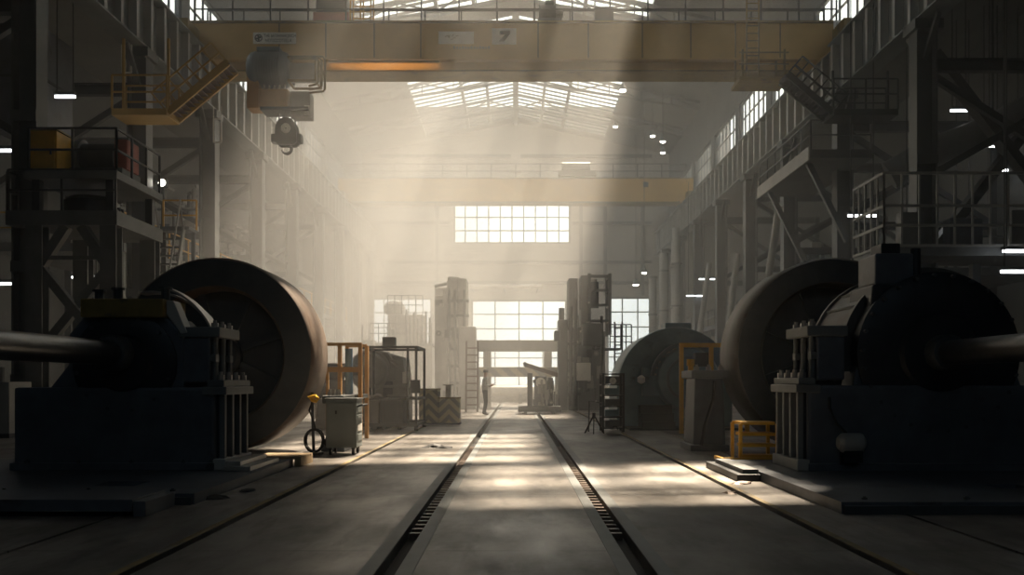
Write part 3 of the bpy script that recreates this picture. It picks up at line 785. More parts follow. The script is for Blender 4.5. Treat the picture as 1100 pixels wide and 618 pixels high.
# ---- the stand with the round casing (s=-1)
RXX = 5.67
rs = thing('bearing_stand', 'large black bearing stand with round casing and motor box on top, by yellow steps', 'machine', (RXX, 12.4, 0), group='bearing stands')
stand_base(rs, -1, -1.15, 1.90, .12, 1.36, 1.15)
upper_block(rs, -1, 1.25, 1.72, .10, 1.0, 1.33, 2.06)
MB().prism([(1.15, 1.2), (1.02, 1.6), (1.02, 2.1), (-.95, 2.1), (-1.15, 1.2)], .12, .6).build('bearing_housing', 'machine', rs, .04)
MB().lathe([(0, -.02), (.5, -.02), (.55, .03), (1.0, .03), (1.09, .08), (1.09, .34), (0, .34)], 0, AXZ, 72).build('casing_cover', 'machine_dark', rs, smooth=True)
ring_bolts(rs, 26, 1.04, 0, AXZ, -.01, .1)
dr = MB().lathe([(.4, .40), (1.19, .40), (1.19, .48), (1.15, .50), (1.15, 1.72), (1.19, 1.74), (1.19, 1.82), (.4, 1.82)], 0, AXZ, 72, math.radians(-12), math.radians(192)).build('gear_casing', 'rim_dark', rs, smooth=True)
rb = MB()
for i in range(12):
    a = math.radians(5+i*15.5); c_, s_ = math.cos(a), math.sin(a)
    rb.bar((1.155*c_, .52, AXZ+1.155*s_), (1.155*c_, 1.7, AXZ+1.155*s_), .035, .03)
rb.build('casing_rib', 'steel_grey', dr)
mo = MB().box(.28, .80, .2, .85, 2.62, 3.05).build('motor_box', 'machine', rs, .03)
for v in list(mo.data.vertices): v.co.x = -v.co.x
MB().box(-.68, -.42, .3, .7, 3.05, 3.2).build('box_cap', 'machine_dark', mo, .02)
MB().tube((-.22, .3, 2.74), (-.22, .3, 3.12), .07, 12).build('oil_filler', 'machine_dark', mo)
MB().prism([(-.9, 2.1), (-.86, 2.62), (-.18, 2.62), (-.1, 2.1)], .14, 1.0).build('motor_plinth', 'machine_dark', rs, .03)
shaft(rs, -5.5, -.0, AXZ)
MB().tube((0, 1.8, AXZ), (0, 4.38, AXZ), .16, 28).build('drive_shaft', 'machined', rs, smooth=True)
mp = MB().path([(-1.42, -.12, .50), (-1.38, -.12, .50), (-1.36, -.12, .5), (-1.12, -.12, .5), (-1.10, -.12, .5), (-1.06, -.12, .5)], [.08, .12, .13, .13, .12, .06], 20).build('lubrication_pump', 'hazegrey', rs, smooth=True)
mp['label'] = 'small pale round pump on the front of the base'
MB().box(-1.36, -1.12, -.2, -.02, .24, .40).build('pump_foot', 'machine_dark', mp)
MB().path([(-1.3, -.1, .62), (-1.42, -.08, .75), (-1.5, -.05, .95), (-1.5, -.02, 1.1)], .02, 8).build('oil_hose', 'rubber', mp, smooth=True)

for t_ in (ls, rs):
    pb = MB().box(-.45, .45, -5.35, -4.75, .0, .15).box(-.30, .30, -5.3, -4.8, .15, AXZ-.25).build('outboard_pedestal', 'machine', t_, .03)
    MB().lathe([(.162, -5.32), (.34, -5.32), (.36, -5.28), (.36, -4.82), (.34, -4.78), (.162, -4.78)], 0, AXZ, 36).build('bearing_cap', 'machine_dark', pb, smooth=True)
# ---- wheels
def wheel(x, y, R, ri, dep, label, m_rim):
    t = thing('iron_wheel', label, 'wheel', (x, y, 0), group='big iron wheels')
    z = R+.012
    MB().lathe([(R-.04, 0), (R, .05), (R, dep-.05), (R-.04, dep), (ri+.03, dep), (ri, dep-.05), (ri, .08), (ri+.05, 0)], 0, z, 112).build('rim', m_rim, t, smooth=True)
    MB().lathe([(R-.045, -.012), (R-.09, -.012), (ri+.09, -.012), (ri+.06, -.012), (ri+.06, .004), (R-.045, .004)], 0, z, 112).build('face_ring', 'disc', t, smooth=True)
    MB().lathe([(.17, .5), (ri+.01, .5), (ri+.01, .62), (.17, .62)], 0, z, 96).build('web', 'disc', t)
    for i in range(8):
        a = 2*PI*i/8+.35
        MB().bar((.32*math.cos(a), .46, z+.32*math.sin(a)), (ri*math.cos(a), .46, z+ri*math.sin(a)), .10, .09, up=(0, 1, 0)).build('spoke', 'disc', t)
    MB().lathe([(.17, .25), (.30, .25), (.36, .32), (.36, .6), (.17, .6)], 0, z, 48).build('hub', 'steel_dark', t, smooth=True)
    return t
wheel(-5.42, 16.8, 1.77, 1.20, 1.35, 'huge iron wheel with rust brown rim behind the stand with the yellow bar', 'rim')
wheel(5.74, 16.8, 1.77, 1.27, 1.35, 'huge dark iron wheel with pale edge behind the round-cased stand', 'rim_dark')
# cradle blocks the wheels stand between
def cradle(x0, x1, y0, y1, h, label, m='machine'):
    xm = (x0+x1)/2; t = thing('wheel_support', label, 'support', (xm, y0, 0), group='wheel supports'); w = (x1-x0)/2
    MB().box(-w, w, 0, y1-y0, 0, .12).build('foot', m, t, .02)
    MB().box(-w+.06, w-.06, .06, y1-y0-.06, .12, h-.25, .04).build('column', m, t, .03)
    f = MB().box(-w+.02, w-.02, .0, y1-y0, h-.25, h-.1).build('cap', 'steel_grey', t, .02)
    for i in range(3):
        mb = MB(); nut(mb, -w+.14+i*(w-.14), .15, h-.1, .05, .07); mb.build('nut', 'edge', f)
    MB().path([(w*.2, -.03, h-.3), (w*.1, -.08, h*.6), (-w*.3, -.06, .5), (-w*.5, -.08, .12)], .03, 8).build('hose', 'rubber', t, smooth=True)
cradle(-3.62, -3.18, 17.3, 18.5, 1.15, 'low dark support block at the track side of the rust brown wheel')
cradle(3.27, 4.0, 17.4, 18.5, 1.62, 'tall dark support block between the round-cased stand and the tall yellow frame')
# ---- sole plates and loose pieces on the floor
def plate_with_slot(x0, x1, y0, y1, z, sx0, sx1, sy0, sy1, label):
    t = thing('sole_plate', label, 'sole plate', ((x0+x1)/2, y0, 0), group='sole plates')
    cx_ = (x0+x1)/2; mb = MB()
    for a, b_, c, d in ((x0, sx0, y0, y1), (sx1, x1, y0, y1), (sx0, sx1, y0, sy0), (sx0, sx1, sy1, y1)): mb.box(a-cx_, b_-cx_, c-y0, d-y0, .001, z)
    mb.box(sx0-cx_, sx1-cx_, sy0-y0, sy1-y0, .001, z*.4)
    mb.build('plate', 'machine', t)
    MB().box(x0-cx_+.02, x1-cx_-.02, -.05, -.001, 0.001, z*.7).build('edge_angle', 'steel_dark', t)
    for i in range(6): bl = MB(); nut(bl, x0-cx_+.3+i*(x1-x0-.6)/5, .2, z, .03, .02); bl.build('plate_bolt', 'steel_dark', t)
    return t
plate_with_slot(-8.6, -3.42, 9.9, 14.3, .118, -4.85, -4.35, 10.6, 11.1, 'broad dark sole plate under the stand with the yellow bar')
MB_ = plate_with_slot(3.22, 9.0, 9.2, 14.2, .118, 5.4, 5.8, 10.4, 10.8, 'broad dark sole plate under the round-cased stand')
o = thing('cover_plate', 'dark loose cover plate lying in front of the stand with the yellow bar', 'plate', (-6.2, 8.98, 0))
MB().box(-2.4, 2.5, 0, .84, .05, .17).build('plate', 'machine', o, .01)
MB().box(2.5, 2.62, .02, .8, .0, .15).build('end_block', 'machine', o, .01)
MB().box(-2.4, 2.4, .05, .8, 0, .05).build('bearer', 'machine_dark', o)
o = thing('foot_rail', 'pale stepped foot rail beside the tie rods of the yellow-barred stand', 'rail', (-3.88, 12.35, .12))
MB().box(.0, .36, .0, 1.5, 0, .06).build('lower_step', 'edge', o, .01)
MB().box(.0, .2, .1, 1.4, .06, .12).build('upper_step', 'edge', o, .01)
o = thing('foot_rail', 'dark stepped foot rail beside the tie rods of the round-cased stand', 'rail', (3.2, 12.2, 0))
MB().box(-.3, .01, .0, 2.0, 0, .09).build('lower_step', 'machine_dark', o, .01)
MB().box(-.2, .01, .1, 1.8, .09, .15).build('upper_step', 'steel_grey', o, .01)
x0, x1 = PX(268, 14.1), PX(320, 14.1)
o = thing('timber_pallet', 'low raw timber pallet on the floor behind the yellow-barred stand', 'pallet', ((x0+x1)/2, 14.3, 0)); w = (x1-x0)/2
for i in range(5): MB().box(-w, w, i*.17, i*.17+.15, .11, .15).build('deck_board', 'wood', o)
for xx in (-w+.05, 0, w-.05): MB().box(xx-.05, xx+.05, 0, .83, 0, .11).build('bearer', 'wood', o)
for i, (x, y, rz, sc) in enumerate([(-3.35, 10.4, .5, 1), (-3.2, 11.1, 1.3, .7), (2.9, 11.9, .4, .8), (2.5, 10.9, 2.0, .6), (-1.65, 18.6, 1.0, 1.5), (-1.4, 18.3, .2, 1.0)]):
    lab = ['crumpled dark rag on the floor by the cover plate', 'small scrap by the stepped foot rail of the yellow-barred stand', 'dark rag on the outer floor line by the round-cased stand', 'small rust chip near the round-cased stand', 'flattened dark rag in the middle of the sunlit floor before the cage', 'smaller dark scrap beside the flattened rag before the cage'][i]
    mb = MB(); n_ = 14; vs = [(0, 0, .05*sc)]; 
    for k in range(n_):
        a = 2*PI*k/n_; r = (.10+.06*random.random())*sc; vs.append((r*math.cos(a), r*.7*math.sin(a), .025*sc*random.random()+.012))
    for k in range(n_):
        a = 2*PI*k/n_; r = (.14+.07*random.random())*sc; vs.append((r*math.cos(a), r*.7*math.sin(a), .001))
    fs = [(0, 1+k, 1+(k+1) % n_) for k in range(n_)]+[(1+k, 1+n_+k, 1+n_+(k+1) % n_, 1+(k+1) % n_) for k in range(n_)]
    q = MB().add(vs, fs).build('floor_rag', 'rim' if i in (2, 3) else 'rubber'); q.location = (x, y, .0); q.rotation_euler.z = rz; tag(q, lab, 'rag', 'rags and scraps on the floor')
# ================================================================ middle distance
def q4(p0, p1, q0, q1, d): return PX(p0, d), PX(p1, d), PZ(max(q0, q1), d), PZ(min(q0, q1), d)
def uframe(mb, x0, x1, y, z0, z1, w):
    mb.bar((x0, y, z0), (x0, y, z1), w); mb.bar((x1, y, z0), (x1, y, z1), w); mb.bar((x0-w/2, y, z1), (x1+w/2, y, z1), w)
# ---- grey tool cabinet on castors
D = 16.5
x0, x1, _, z1 = q4(350, 383, 490, 428, D); w = (x1-x0)/2
o = thing('tool_cabinet', 'grey green steel cabinet on castors standing before the orange frame', 'cabinet', ((x0+x1)/2, D, 0))
b = MB().box(-w, w, 0, .62, .13, z1-.03).build('body', 'cabinet', o, .015)
MB().box(-w-.02, w+.02, -.02, .64, z1-.03, z1).build('top', 'steel_grey', o, .008)
d = MB().box(-w+.04, w-.04, -.015, 0, .18, z1-.08).build('door', 'cabinet', o, .006)
MB().box(-w+.17, -w+.20, -.035, -.015, z1-.28, z1-.22).build('lock', 'ink', d)
for i in range(4): MB().box(w, w+.012, .08, .54, .25+i*.17, .37+i*.17).build('side_drawer', 'white' if i == 1 else 'cabinet', o, .004)
MB().path([(w, .05, z1-.15), (w+.09, .05, z1-.12), (w+.09, .57, z1-.12), (w, .57, z1-.15)], .016, 8).build('push_handle', 'steel_dark', o, smooth=True)
for a in (-w+.07, w-.07):
    for yy in (.08, .54):
        c = MB().tube((a-.02, yy, .06), (a+.02, yy, .06), .058, 14).build('castor', 'rubber', o)
        MB().box(a-.03, a+.03, yy-.03, yy+.03, .10, .135).build('castor_fork', 'steel_dark', c)
# ---- tool post with yellow lamp head and hose reel beside it
o = thing('hose_stand', 'thin dark stand with a yellow handle and coiled hose beside the grey cabinet', 'stand', (PX(337, 16.6), 16.6, 0))
MB().tube((0, 0, .05), (-.03, 0, 1.12), .028, 8).build('post', 'steel_dark', o)
MB().box(-.16, .14, -.14, .16, 0, .05).build('base', 'steel_dark', o)
yh = MB().path([(-.08, -.05, 1.02), (-.02, -.06, .98), (.06, -.06, .96), (.1, -.05, 1.0), (.05, -.05, 1.05)], .035, 8, closed=True).build('yellow_handle', 'safety', o, smooth=True)
rl = MB()
for k in range(3): rl.path([(.02+.16*math.cos(t), -.09+.05*k, .26+.2*math.sin(t)) for t in [2*PI*i/20 for i in range(20)]], .022, 6, closed=True)
rl.build('hose_coil', 'rubber', o, smooth=True)
MB().path([(0, -.03, 1.0), (-.06, -.09, .8), (.02, -.1, .6), (.05, -.08, .45)], .016, 6).build('cable', 'rubber', o, smooth=True)
# ---- orange tube frame
D = 20.6
o = thing('orange_frame', 'orange tube frame with a top arm rising behind the grey cabinet', 'frame', (PX(365, D), D, 0))
xa, xb, xc = 0, PX(387, D)-PX(365, D), PX(342, D)-PX(365, D); zt = PZ(370, D)
for xx in (xa, xb):
    for yy in (0, .9):
        MB().bar((xx, yy, 0), (xx, yy, zt), .085).build('upright', 'orange', o)
MB().bar((xc, 0, zt), (xb+.04, 0, zt), .07).build('top_arm', 'orange', o)
MB().bar((xa, .9, zt), (xb, .9, zt), .07).build('top_rail', 'orange', o)
MB().box(xc+.2, xb, -.05, .03, PZ(400, D), PZ(394.5, D)).build('mid_rail', 'orange', o)
MB().bar((xc+.2, 0, PZ(397, D)), (xc+.2, 0, 0), .06).build('upright', 'orange', o)
p = MB().tube((.12, .45, 0), (.12, .45, PZ(374, D)), .085, 14).build('blue_post', 'blue', o)
p['label'] = 'faded blue upright pipe inside the frame'
MB().box(-.05, xb+.05, .1, .8, PZ(428, D), PZ(424, D)).build('shelf', 'steel_dark', o)
# ---- dark cage
D = 24.6
x0, x1 = PX(388, D), PX(447, D); zt = PZ(373, D)
o = thing('cage_frame', 'tall dark tube cage with open sides around the pale gearbox', 'cage', ((x0+x1)/2, D, 0)); w = (x1-x0)/2
for xx in (-w, w):
    for yy in (0, 2.2): MB().bar((xx, yy, 0.12), (xx, yy, zt), .065).build('post', 'steel_dark', o)
MB().bar((w-.22, 0.0, .12), (w-.22, 0.0, zt), .06).build('post', 'steel_dark', o)
for yy in (0, 2.2):
    MB().bar((-w, yy, zt), (w, yy, zt), .065).build('top_rail', 'steel_dark', o); MB().bar((-w, yy, .85), (w, yy, .85), .05).build('mid_rail', 'steel_dark', o)
    MB().bar((-w, yy, .16), (w, yy, .16), .09).build('bottom_rail', 'steel_dark', o)
for xx in (-w, w):
    for zz in (.16, .85, zt): MB().bar((xx, 0, zz), (xx, 2.2, zz), .07).build('side_rail', 'steel_dark', o)
gt = MB().box(w-.14, w+.10, -.10, .10, 1.0, 1.35).build('latch_box', 'steel_dark', o, .01)
for xx in (-w, w):
    for yy in (0, 2.2): MB().tube((xx-.05, yy, .07), (xx+.05, yy, .07), .07, 12).build('castor', 'rubber', o)
# ---- pale gearbox lathe behind the cage
D = 28.5
o = thing('gearbox', 'pale grey green gearbox with round flange and pipes, seen through the dark cage', 'machine', (PX(412, D), D, 0))
x0, x1, z0, z1 = q4(389, 437, 452, 376, D); c0 = PX(412, D)
MB().prism([(x0-c0, 0), (x1-c0, 0), (x1-c0, 1.1), (x1-c0-.1, 2.05), (x0-c0+.45, z1), (x0-c0, 2.0)], 0, 1.6).build('casing', 'hazegrey', o, .05)
MB().lathe([(.1, -.3), (.48, -.3), (.55, -.22), (.62, -.22), (.62, 0), (.1, 0)], x0-c0+.25, PZ(398, D), 40).build('flange', 'steel_pale', o, smooth=True)
MB().tube((x0-c0-1.0, -.15, PZ(398, D)), (x0-c0+.2, -.15, PZ(398, D)), .22, 20).build('input_shaft', 'machined', o)
MB().path([(x0-c0+.8, -.05, z1-.1), (x0-c0+.95, -.25, z1-.35), (x0-c0+1.1, -.05, z1-.5)], .06, 8).build('pipe', 'edge', o, smooth=True)
MB().box(x0-c0+.55, x0-c0+.95, .4, .8, z1, z1+.42).build('motor', 'hazegrey', o, .04)
MB().box(x1-c0-.12, x1-c0+.12, -.12, .1, 1.25, 1.6).build('white_box', 'white', o, .01)
MB().box(x0-c0-.1, x1-c0+.15, -.4, 0, 1.12, 1.2).build('tray', 'steel_pale', o, .01)
# second block at its other side
D = 25.5
o = thing('pump_unit', 'pale pump unit with stub pipe standing behind the orange frame', 'pump', (PX(352, D), D, 0))
MB().box(-.35, .55, 0, .9, 0, 1.35).build('body', 'hazegrey', o, .04)
MB().tube((.1, .4, 1.35), (.1, .4, 1.75), .28, 20).build('motor', 'hazegrey', o, smooth=True)
MB().path([(-.3, -.05, .3), (-.3, -.12, .8), (-.25, -.12, 1.35), (0, -.05, 1.55)], .05, 8).build('stub_pipe', 'edge', o, smooth=True)
# ---- crates under the cage
def crate(p0, p1, q0, q1, d, dep, label, m, lip=True):
    x0, x1, z0, z1 = q4(p0, p1, q0, q1, d); w = (x1-x0)/2; h = z1
    o = thing('steel_crate', label, 'crate', ((x0+x1)/2, d, 0.0), group='steel crates')
    mb = MB(); t = .03
    mb.box(-w, w, 0, t, .10, h); mb.box(-w, w, dep-t, dep, .10, h); mb.box(-w, -w+t, t, dep-t, .10, h); mb.box(w-t, w, t, dep-t, .10, h); mb.box(-w, w, 0, dep, .08, .10)
    mb.build('box', m, o)
    rm = MB(); rm.box(-w-.03, w+.03, -.03, 0, h-.06, h); rm.box(-w-.03, w+.03, dep, dep+.03, h-.06, h); rm.box(-w-.03, -w, 0, dep, h-.06, h); rm.box(w, w+.03, 0, dep, h-.06, h); rm.build('rim', m, o)
    for xx in (-w+.1, w-.1): MB().box(xx-.05, xx+.05, .0, dep, 0, .08).build('skid', 'steel_dark', o)
    for k in (-.33, .33): MB().box(k*w*2-.02, k*w*2+.02, -.025, 0, .10, h-.06).build('side_rib', m, o)
crate(408.5, 433, 457, 427, 25.4, 1.3, 'dark ribbed steel crate inside the dark cage', 'steel_grey')
crate(396.5, 407, 457, 430, 25.4, 1.2, 'paler narrow steel crate inside the dark cage', 'hazegrey')
o = thing('pipe_offcut', 'pale bent sheet offcut lying over the narrow crate', 'offcut', (PX(401.8, 25.4), 25.4, PZ(430, 25.4)+.01))
MB().path([(-.14, .3, .1), (-.08, .3, .06), (.05, .3, .12), (.14, .3, .09)], .05, 8).build('tube', 'edge', o, smooth=True)
MB().tube((-.13, .6, .06), (.13, .7, .06), .05, 8).build('rod', 'edge', o)
# ---- striped barrier boxes
def chev(p0, p1, q0, d, dep, label, m):
    x0, x1, _, z1 = q4(p0, p1, 450, q0, d); w = (x1-x0)/2
    o = thing('hazard_barrier', label, 'barrier', ((x0+x1)/2, d, 0), group='striped barriers')
    MB().box(-w, w, 0, dep, .04, z1).build('body', m, o, .01)
    MB().box(-w-.02, w+.02, -.02, dep+.02, 0, .05).build('foot', 'steel_dark', o)
    MB().box(-w-.015, w+.015, -.015, dep+.015, z1, z1+.04).build('cap', 'olive', o)
    return o
chev(450, 470.5, 419, 28.2, .9, 'taller chevron striped barrier block between the dark cage and the tracks', 'hazard')
chev(471.5, 493, 428.5, 28.2, .9, 'lower chevron striped barrier block nearest the tracks', 'hazard')
o = thing('valve_assembly', 'small pale valve assembly standing behind the lower striped barrier', 'valve', (PX(481, 30), 30, 0))
MB().box(-.3, .3, 0, .5, 0, .75).build('block', 'hazegrey', o, .03)
MB().tube((0, .2, .75), (0, .2, 1.2), .09, 12).build('stem', 'edge', o)
MB().path([(.16*math.cos(t), .2+.16*math.sin(t), 1.2) for t in [2*PI*i/16 for i in range(16)]], .025, 6, closed=True).build('hand_wheel', 'edge', o, smooth=True)
# ---- pendant control arm rails etc on the hazy far group of machines
def rails(t, x0, x1, y, z, h, n, m='steel_grey', w=.05):
    mb = MB()
    for k in (.5, 1.0): mb.bar((x0, y, z+h*k), (x1, y, z+h*k), w)
    r = mb.build('handrail', m, t)
    for i in range(n): MB().bar((x0+(x1-x0)*i/(n-1), y, z), (x0+(x1-x0)*i/(n-1), y, z+h), w).build('handrail_post', m, r)
    return r
D = 54
x0, x1, _, z1 = q4(398, 464, 440, 340, D); c0 = (x0+x1)/2; w = (x1-x0)/2
o = thing('rolling_mill', 'hazy broad machine block with railed platform and round tank, before the far window', 'machine', (c0, D, 0))
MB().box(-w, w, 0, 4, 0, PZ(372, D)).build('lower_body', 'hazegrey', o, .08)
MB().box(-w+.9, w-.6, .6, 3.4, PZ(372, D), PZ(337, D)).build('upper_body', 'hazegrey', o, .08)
MB().box(-w-.1, w+.1, -.3, 4.2, PZ(372, D), PZ(372, D)+.15).build('platform', 'steel_grey', o)
rails(o, -w, w, -.25, PZ(372, D)+.15, 1.15, 8)
rails(o, -w+.9, w-.6, .65, PZ(337, D), 1.1, 6)
xt = PX(420, D)-c0
MB().vlathe([(.2, PZ(337, D)), (.6, PZ(335, D)), (.65, PZ(328, D)), (.5, PZ(323, D)), (.15, PZ(320.5, D))], xt, 1.6, 24).build('round_tank', 'hazegrey', o, smooth=True)
for i in range(7):
    xx = PX(436+i*4.2, D)-c0; MB().tube((xx, .3, PZ(372, D)), (xx, .3, PZ(332+(i*7) % 11, D)), .07, 8).build('riser_pipe', 'steel_grey', o)
MB().box(PX(392, D)-c0, PX(404, D)-c0, -1.2, 0, 0, PZ(366, D)).build('control_desk', 'hazegrey', o, .05)
MB().tube((PX(391, D)-c0, -.5, PZ(366, D)), (PX(391, D)-c0, -.5, PZ(350, D)), .05, 8).build('mast', 'steel_grey', o)
# ---- two tall machine towers joined by cross beams
def tower(name, label, p0, p1, d, tops, dep, m, extra):
    c0 = PX((p0+p1)/2, d); o = thing(name, label, 'machine tower', (c0, d, 0), group='machine towers')
    for i, (a, b_, q, y0, y1) in enumerate(tops):
        MB().box(PX(a, d)-c0, PX(b_, d)-c0, y0, y1, 0, PZ(q, d)).build('column', m, o, .04)
    extra(o, c0, d); return o
def ex_left(o, c0, d):
    MB().tube((PX(486, d)-c0, .6, PZ(302, d)), (PX(486, d)-c0, .6, PZ(296.5, d)), .28, 16).build('lifting_eye', 'steel_pale', o)
    MB().tube((PX(467, d)-c0, -.1, PZ(308, d)), (PX(480, d)-c0, -.1, PZ(305, d)), .08, 8).build('jib_pipe', 'steel_grey', o)
    for q in (322, 338, 352, 374, 392, 410):
        MB().box(PX(480, d)-c0, PX(504, d)-c0, -.12, 0, PZ(q+3, d), PZ(q, d)).build('clamp_band', 'steel_grey', o, .02)
    MB().box(PX(494, d)-c0, PX(512, d)-c0, -.8, 0, 0, PZ(352, d)).build('slide_box', 'hazegrey', o, .04)
    for p in (483, 489, 499):
        MB().tube((PX(p, d)-c0, -.2, .3), (PX(p, d)-c0, -.2, PZ(312, d)), .06, 8).build('riser_pipe', 'steel_grey', o)
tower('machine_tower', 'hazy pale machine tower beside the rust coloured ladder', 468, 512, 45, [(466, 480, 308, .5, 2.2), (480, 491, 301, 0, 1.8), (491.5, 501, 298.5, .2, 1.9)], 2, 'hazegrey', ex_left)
def ex_right(o, c0, d):
    X = lambda p: PX(p, d)-c0
    Z = lambda q: PZ(q, d)
    fr = MB()
    for a in (X(633), X(655)): 
        for yy in (0, 1.4): fr.bar((a, yy, Z(360)), (a, yy, Z(294)), .14)
    for q in (297, 312, 328, 345): fr.bar((X(632), 0, Z(q)), (X(656), 0, Z(q)), .12); fr.bar((X(655), 0, Z(q)), (X(655), 1.4, Z(q)), .1)
    fr.build('open_frame', 'steel_grey', o)
    MB().tube((X(639), .5, Z(330)), (X(639), .5, Z(302)), .22, 16).build('spindle_motor', 'steel_grey', o)
    MB().tube((X(639), .5, Z(304)), (X(639), .5, Z(299)), .14, 12).build('motor_cap', 'steel_pale', o)
    MB().box(X(619), X(634), -.35, 0, Z(409), Z(390)).build('white_panel', 'white', o, .02)
    MB().box(X(625), X(646), -.5, .2, Z(372), Z(348)).build('saddle', 'steel_grey', o, .06)
    MB().box(X(636), X(668), -.1, 1.4, Z(376), Z(374)).build('gallery', 'steel_dark', o)
    r = rails(o, X(655), X(678), -.1, Z(374), 1.05, 5, 'steel_dark')
    for i in range(8):
        MB().bar((X(660), -.12, Z(416-i*9)), (X(668), -.12, Z(416-i*9)), .05).build('ladder_rung', 'steel_dark', o)
    for p in (660, 668): MB().bar((X(p), -.12, 0), (X(p), -.12, Z(346)), .07).build('ladder_rail', 'steel_dark', o)
    for p, q in ((613, 330), (618, 322), (646, 340)):
        MB().tube((X(p), -.18, .2), (X(p), -.18, Z(q)), .07, 8).build('riser_pipe', 'steel_dark', o)
    for q in (352, 368, 386, 404, 422): MB().box(X(609.5), X(624), -.12, 0, Z(q+3), Z(q)).build('clamp_band', 'steel_dark', o, .02)
    MB().box(X(600), X(610), .2, 1.4, 0, Z(343)).build('side_unit', 'steel_dark', o, .04)
    MB().box(X(601), X(607), .4, 1.0, Z(343), Z(330)).build('side_cap', 'steel_dark', o, .04)
    MB().box(X(596), X(602), .1, 1.2, Z(366), Z(355)).build('bracket', 'steel_dark', o, .04)
tower('machine_tower', 'tall dark machine tower with open top frame beside the cross beams', 600, 656, 42, [(611, 621, 298.5, .1, 1.8), (624.5, 634, 295, .2, 2.0), (622, 650, 356, .0, 2.2)], 2, 'steel_grey', ex_right)
D = 47
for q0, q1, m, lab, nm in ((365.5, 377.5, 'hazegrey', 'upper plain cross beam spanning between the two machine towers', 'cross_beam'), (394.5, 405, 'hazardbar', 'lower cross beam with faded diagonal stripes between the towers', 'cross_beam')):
    x0, x1, z0, z1 = q4(511, 601, q0, q1, D); c0 = (x0+x1)/2; w = (x1-x0)/2
    o = thing(nm, lab, 'beam', (c0, D, 0), group='cross beams between the towers')
    MB().box(-w, w, 0, .9, z0, z1).build('beam', m, o, .03)
    for s in (-1, 1): MB().box(s*w-.2, s*w+.2, .1, .8, 0, z0).build('post', 'hazegrey', o) if q0 > 380 else MB().box(s*(w-.55)-.2, s*(w-.55)+.2, 1.0, 1.5, 0, z0+.2).build('post', 'hazegrey', o)
D = 56
for q, r, lab in ((420, .32, 'upper thick pale pipe lying across the hall below the striped beam'), (431.5, .38, 'lower thicker dull pipe lying across the end of the tracks')):
    x0, x1 = PX(506, D), PX(612, D); c0 = (x0+x1)/2; w = (x1-x0)/2; zz = PZ(q, D)
    o = thing('roll_pipe', lab, 'pipe', (c0, D+(0 if q < 425 else .9), 0), group='pipes across the track end')
    MB().tube((-w, 0, max(zz, r+.02)), (w, 0, max(zz, r+.02)), r, 24).build('pipe', 'glowpipe' if q < 425 else 'hazegrey', o, smooth=True)
    for k in (-.7, 0, .7): MB().box(k*w-.12, k*w+.12, -r, r, 0, max(zz-r, .02)+.08).build('saddle', 'steel_grey', o)
D = 80
o = thing('pipe_run', 'long pale horizontal pipe high across the far wall above the wide window', 'pipe', (0, D, 0))
MB().tube((PX(502, D), 0, PZ(308, D)), (PX(582, D), 0, PZ(308, D)), .2, 16).build('pipe', 'white', o)
for p in (506, 542, 578): MB().bar((PX(p, D), .0, PZ(308, D)), (PX(p, D), FY-D-.02, PZ(308, D)), .12).build('bracket', 'steel_grey', o)
def fittings(o, x0, x1, y, z0, z1, n, seed, mats=('steel_dark', 'steel_grey', 'hazegrey')):
    R = random.Random(seed)
    for i in range(n):
        x = R.uniform(x0, x1); z = R.uniform(z0, z1); m = R.choice(mats); k = R.random()
        if k < .4: MB().box(x-R.uniform(.06, .22), x+R.uniform(.06, .22), y-R.uniform(.08, .25), y+.02, z-R.uniform(.06, .3), z+R.uniform(.06, .3)).build('junction_box', m, o, .01)
        elif k < .7: MB().path([(x, y+.02, z), (x, y-.15, z), (x, y-.2, z+.08), (x, y-.2, min(z1, z+R.uniform(.4, 1.4)))], R.uniform(.03, .06), 8).build('conduit', m, o, smooth=True)
        else:
            b = MB().tube((x, y+.02, z), (x, y-.18, z), R.uniform(.06, .14), 12).build('valve_body', m, o)
            MB().tube((x, y-.18, z), (x, y-.22, z), .05, 8).build('valve_cap', 'edge', b)
for o in [q for q in bpy.data.objects if q.parent is None and q.name.startswith('machine_tower')]:
    if o.location.x < 0: fittings(o, PX(469, 45)-o.location.x, PX(502, 45)-o.location.x, -.02, .5, PZ(312, 45), 26, 3)
    else:
        fittings(o, PX(611, 42)-o.location.x, PX(634, 42)-o.location.x, .05, .5, PZ(304, 42), 26, 4); fittings(o, PX(624, 42)-o.location.x, PX(650, 42)-o.location.x, -.02, .4, PZ(362, 42), 16, 5)
for o in [q for q in bpy.data.objects if q.name == 'rolling_mill']: fittings(o, -1.6, 1.6, -.02, .4, PZ(376, 54), 18, 6); fittings(o, -.8, 1.1, .58, PZ(370, 54), PZ(340, 54), 8, 7)
for o in [q for q in bpy.data.objects if q.name == 'gearbox']: fittings(o, -.4, .7, -.02, .2, 1.7, 10, 8)
# ---- ladder
D = 40
x0, x1, _, z1 = q4(500.5, 513, 440, 366, D); w = (x1-x0)/2
o = thing('leaning_ladder', 'rust coloured ladder standing upright before the hazy tower', 'ladder', ((x0+x1)/2, D, 0))
for s in (-1, 1): MB().bar((s*w, 0, 0), (s*w, .5, z1), .08).build('stile', 'rim', o)
for i in range(1, 10): MB().bar((-w, .5*i/10, z1*i/10), (w, .5*i/10, z1*i/10), .06).build('rung', 'rim', o)
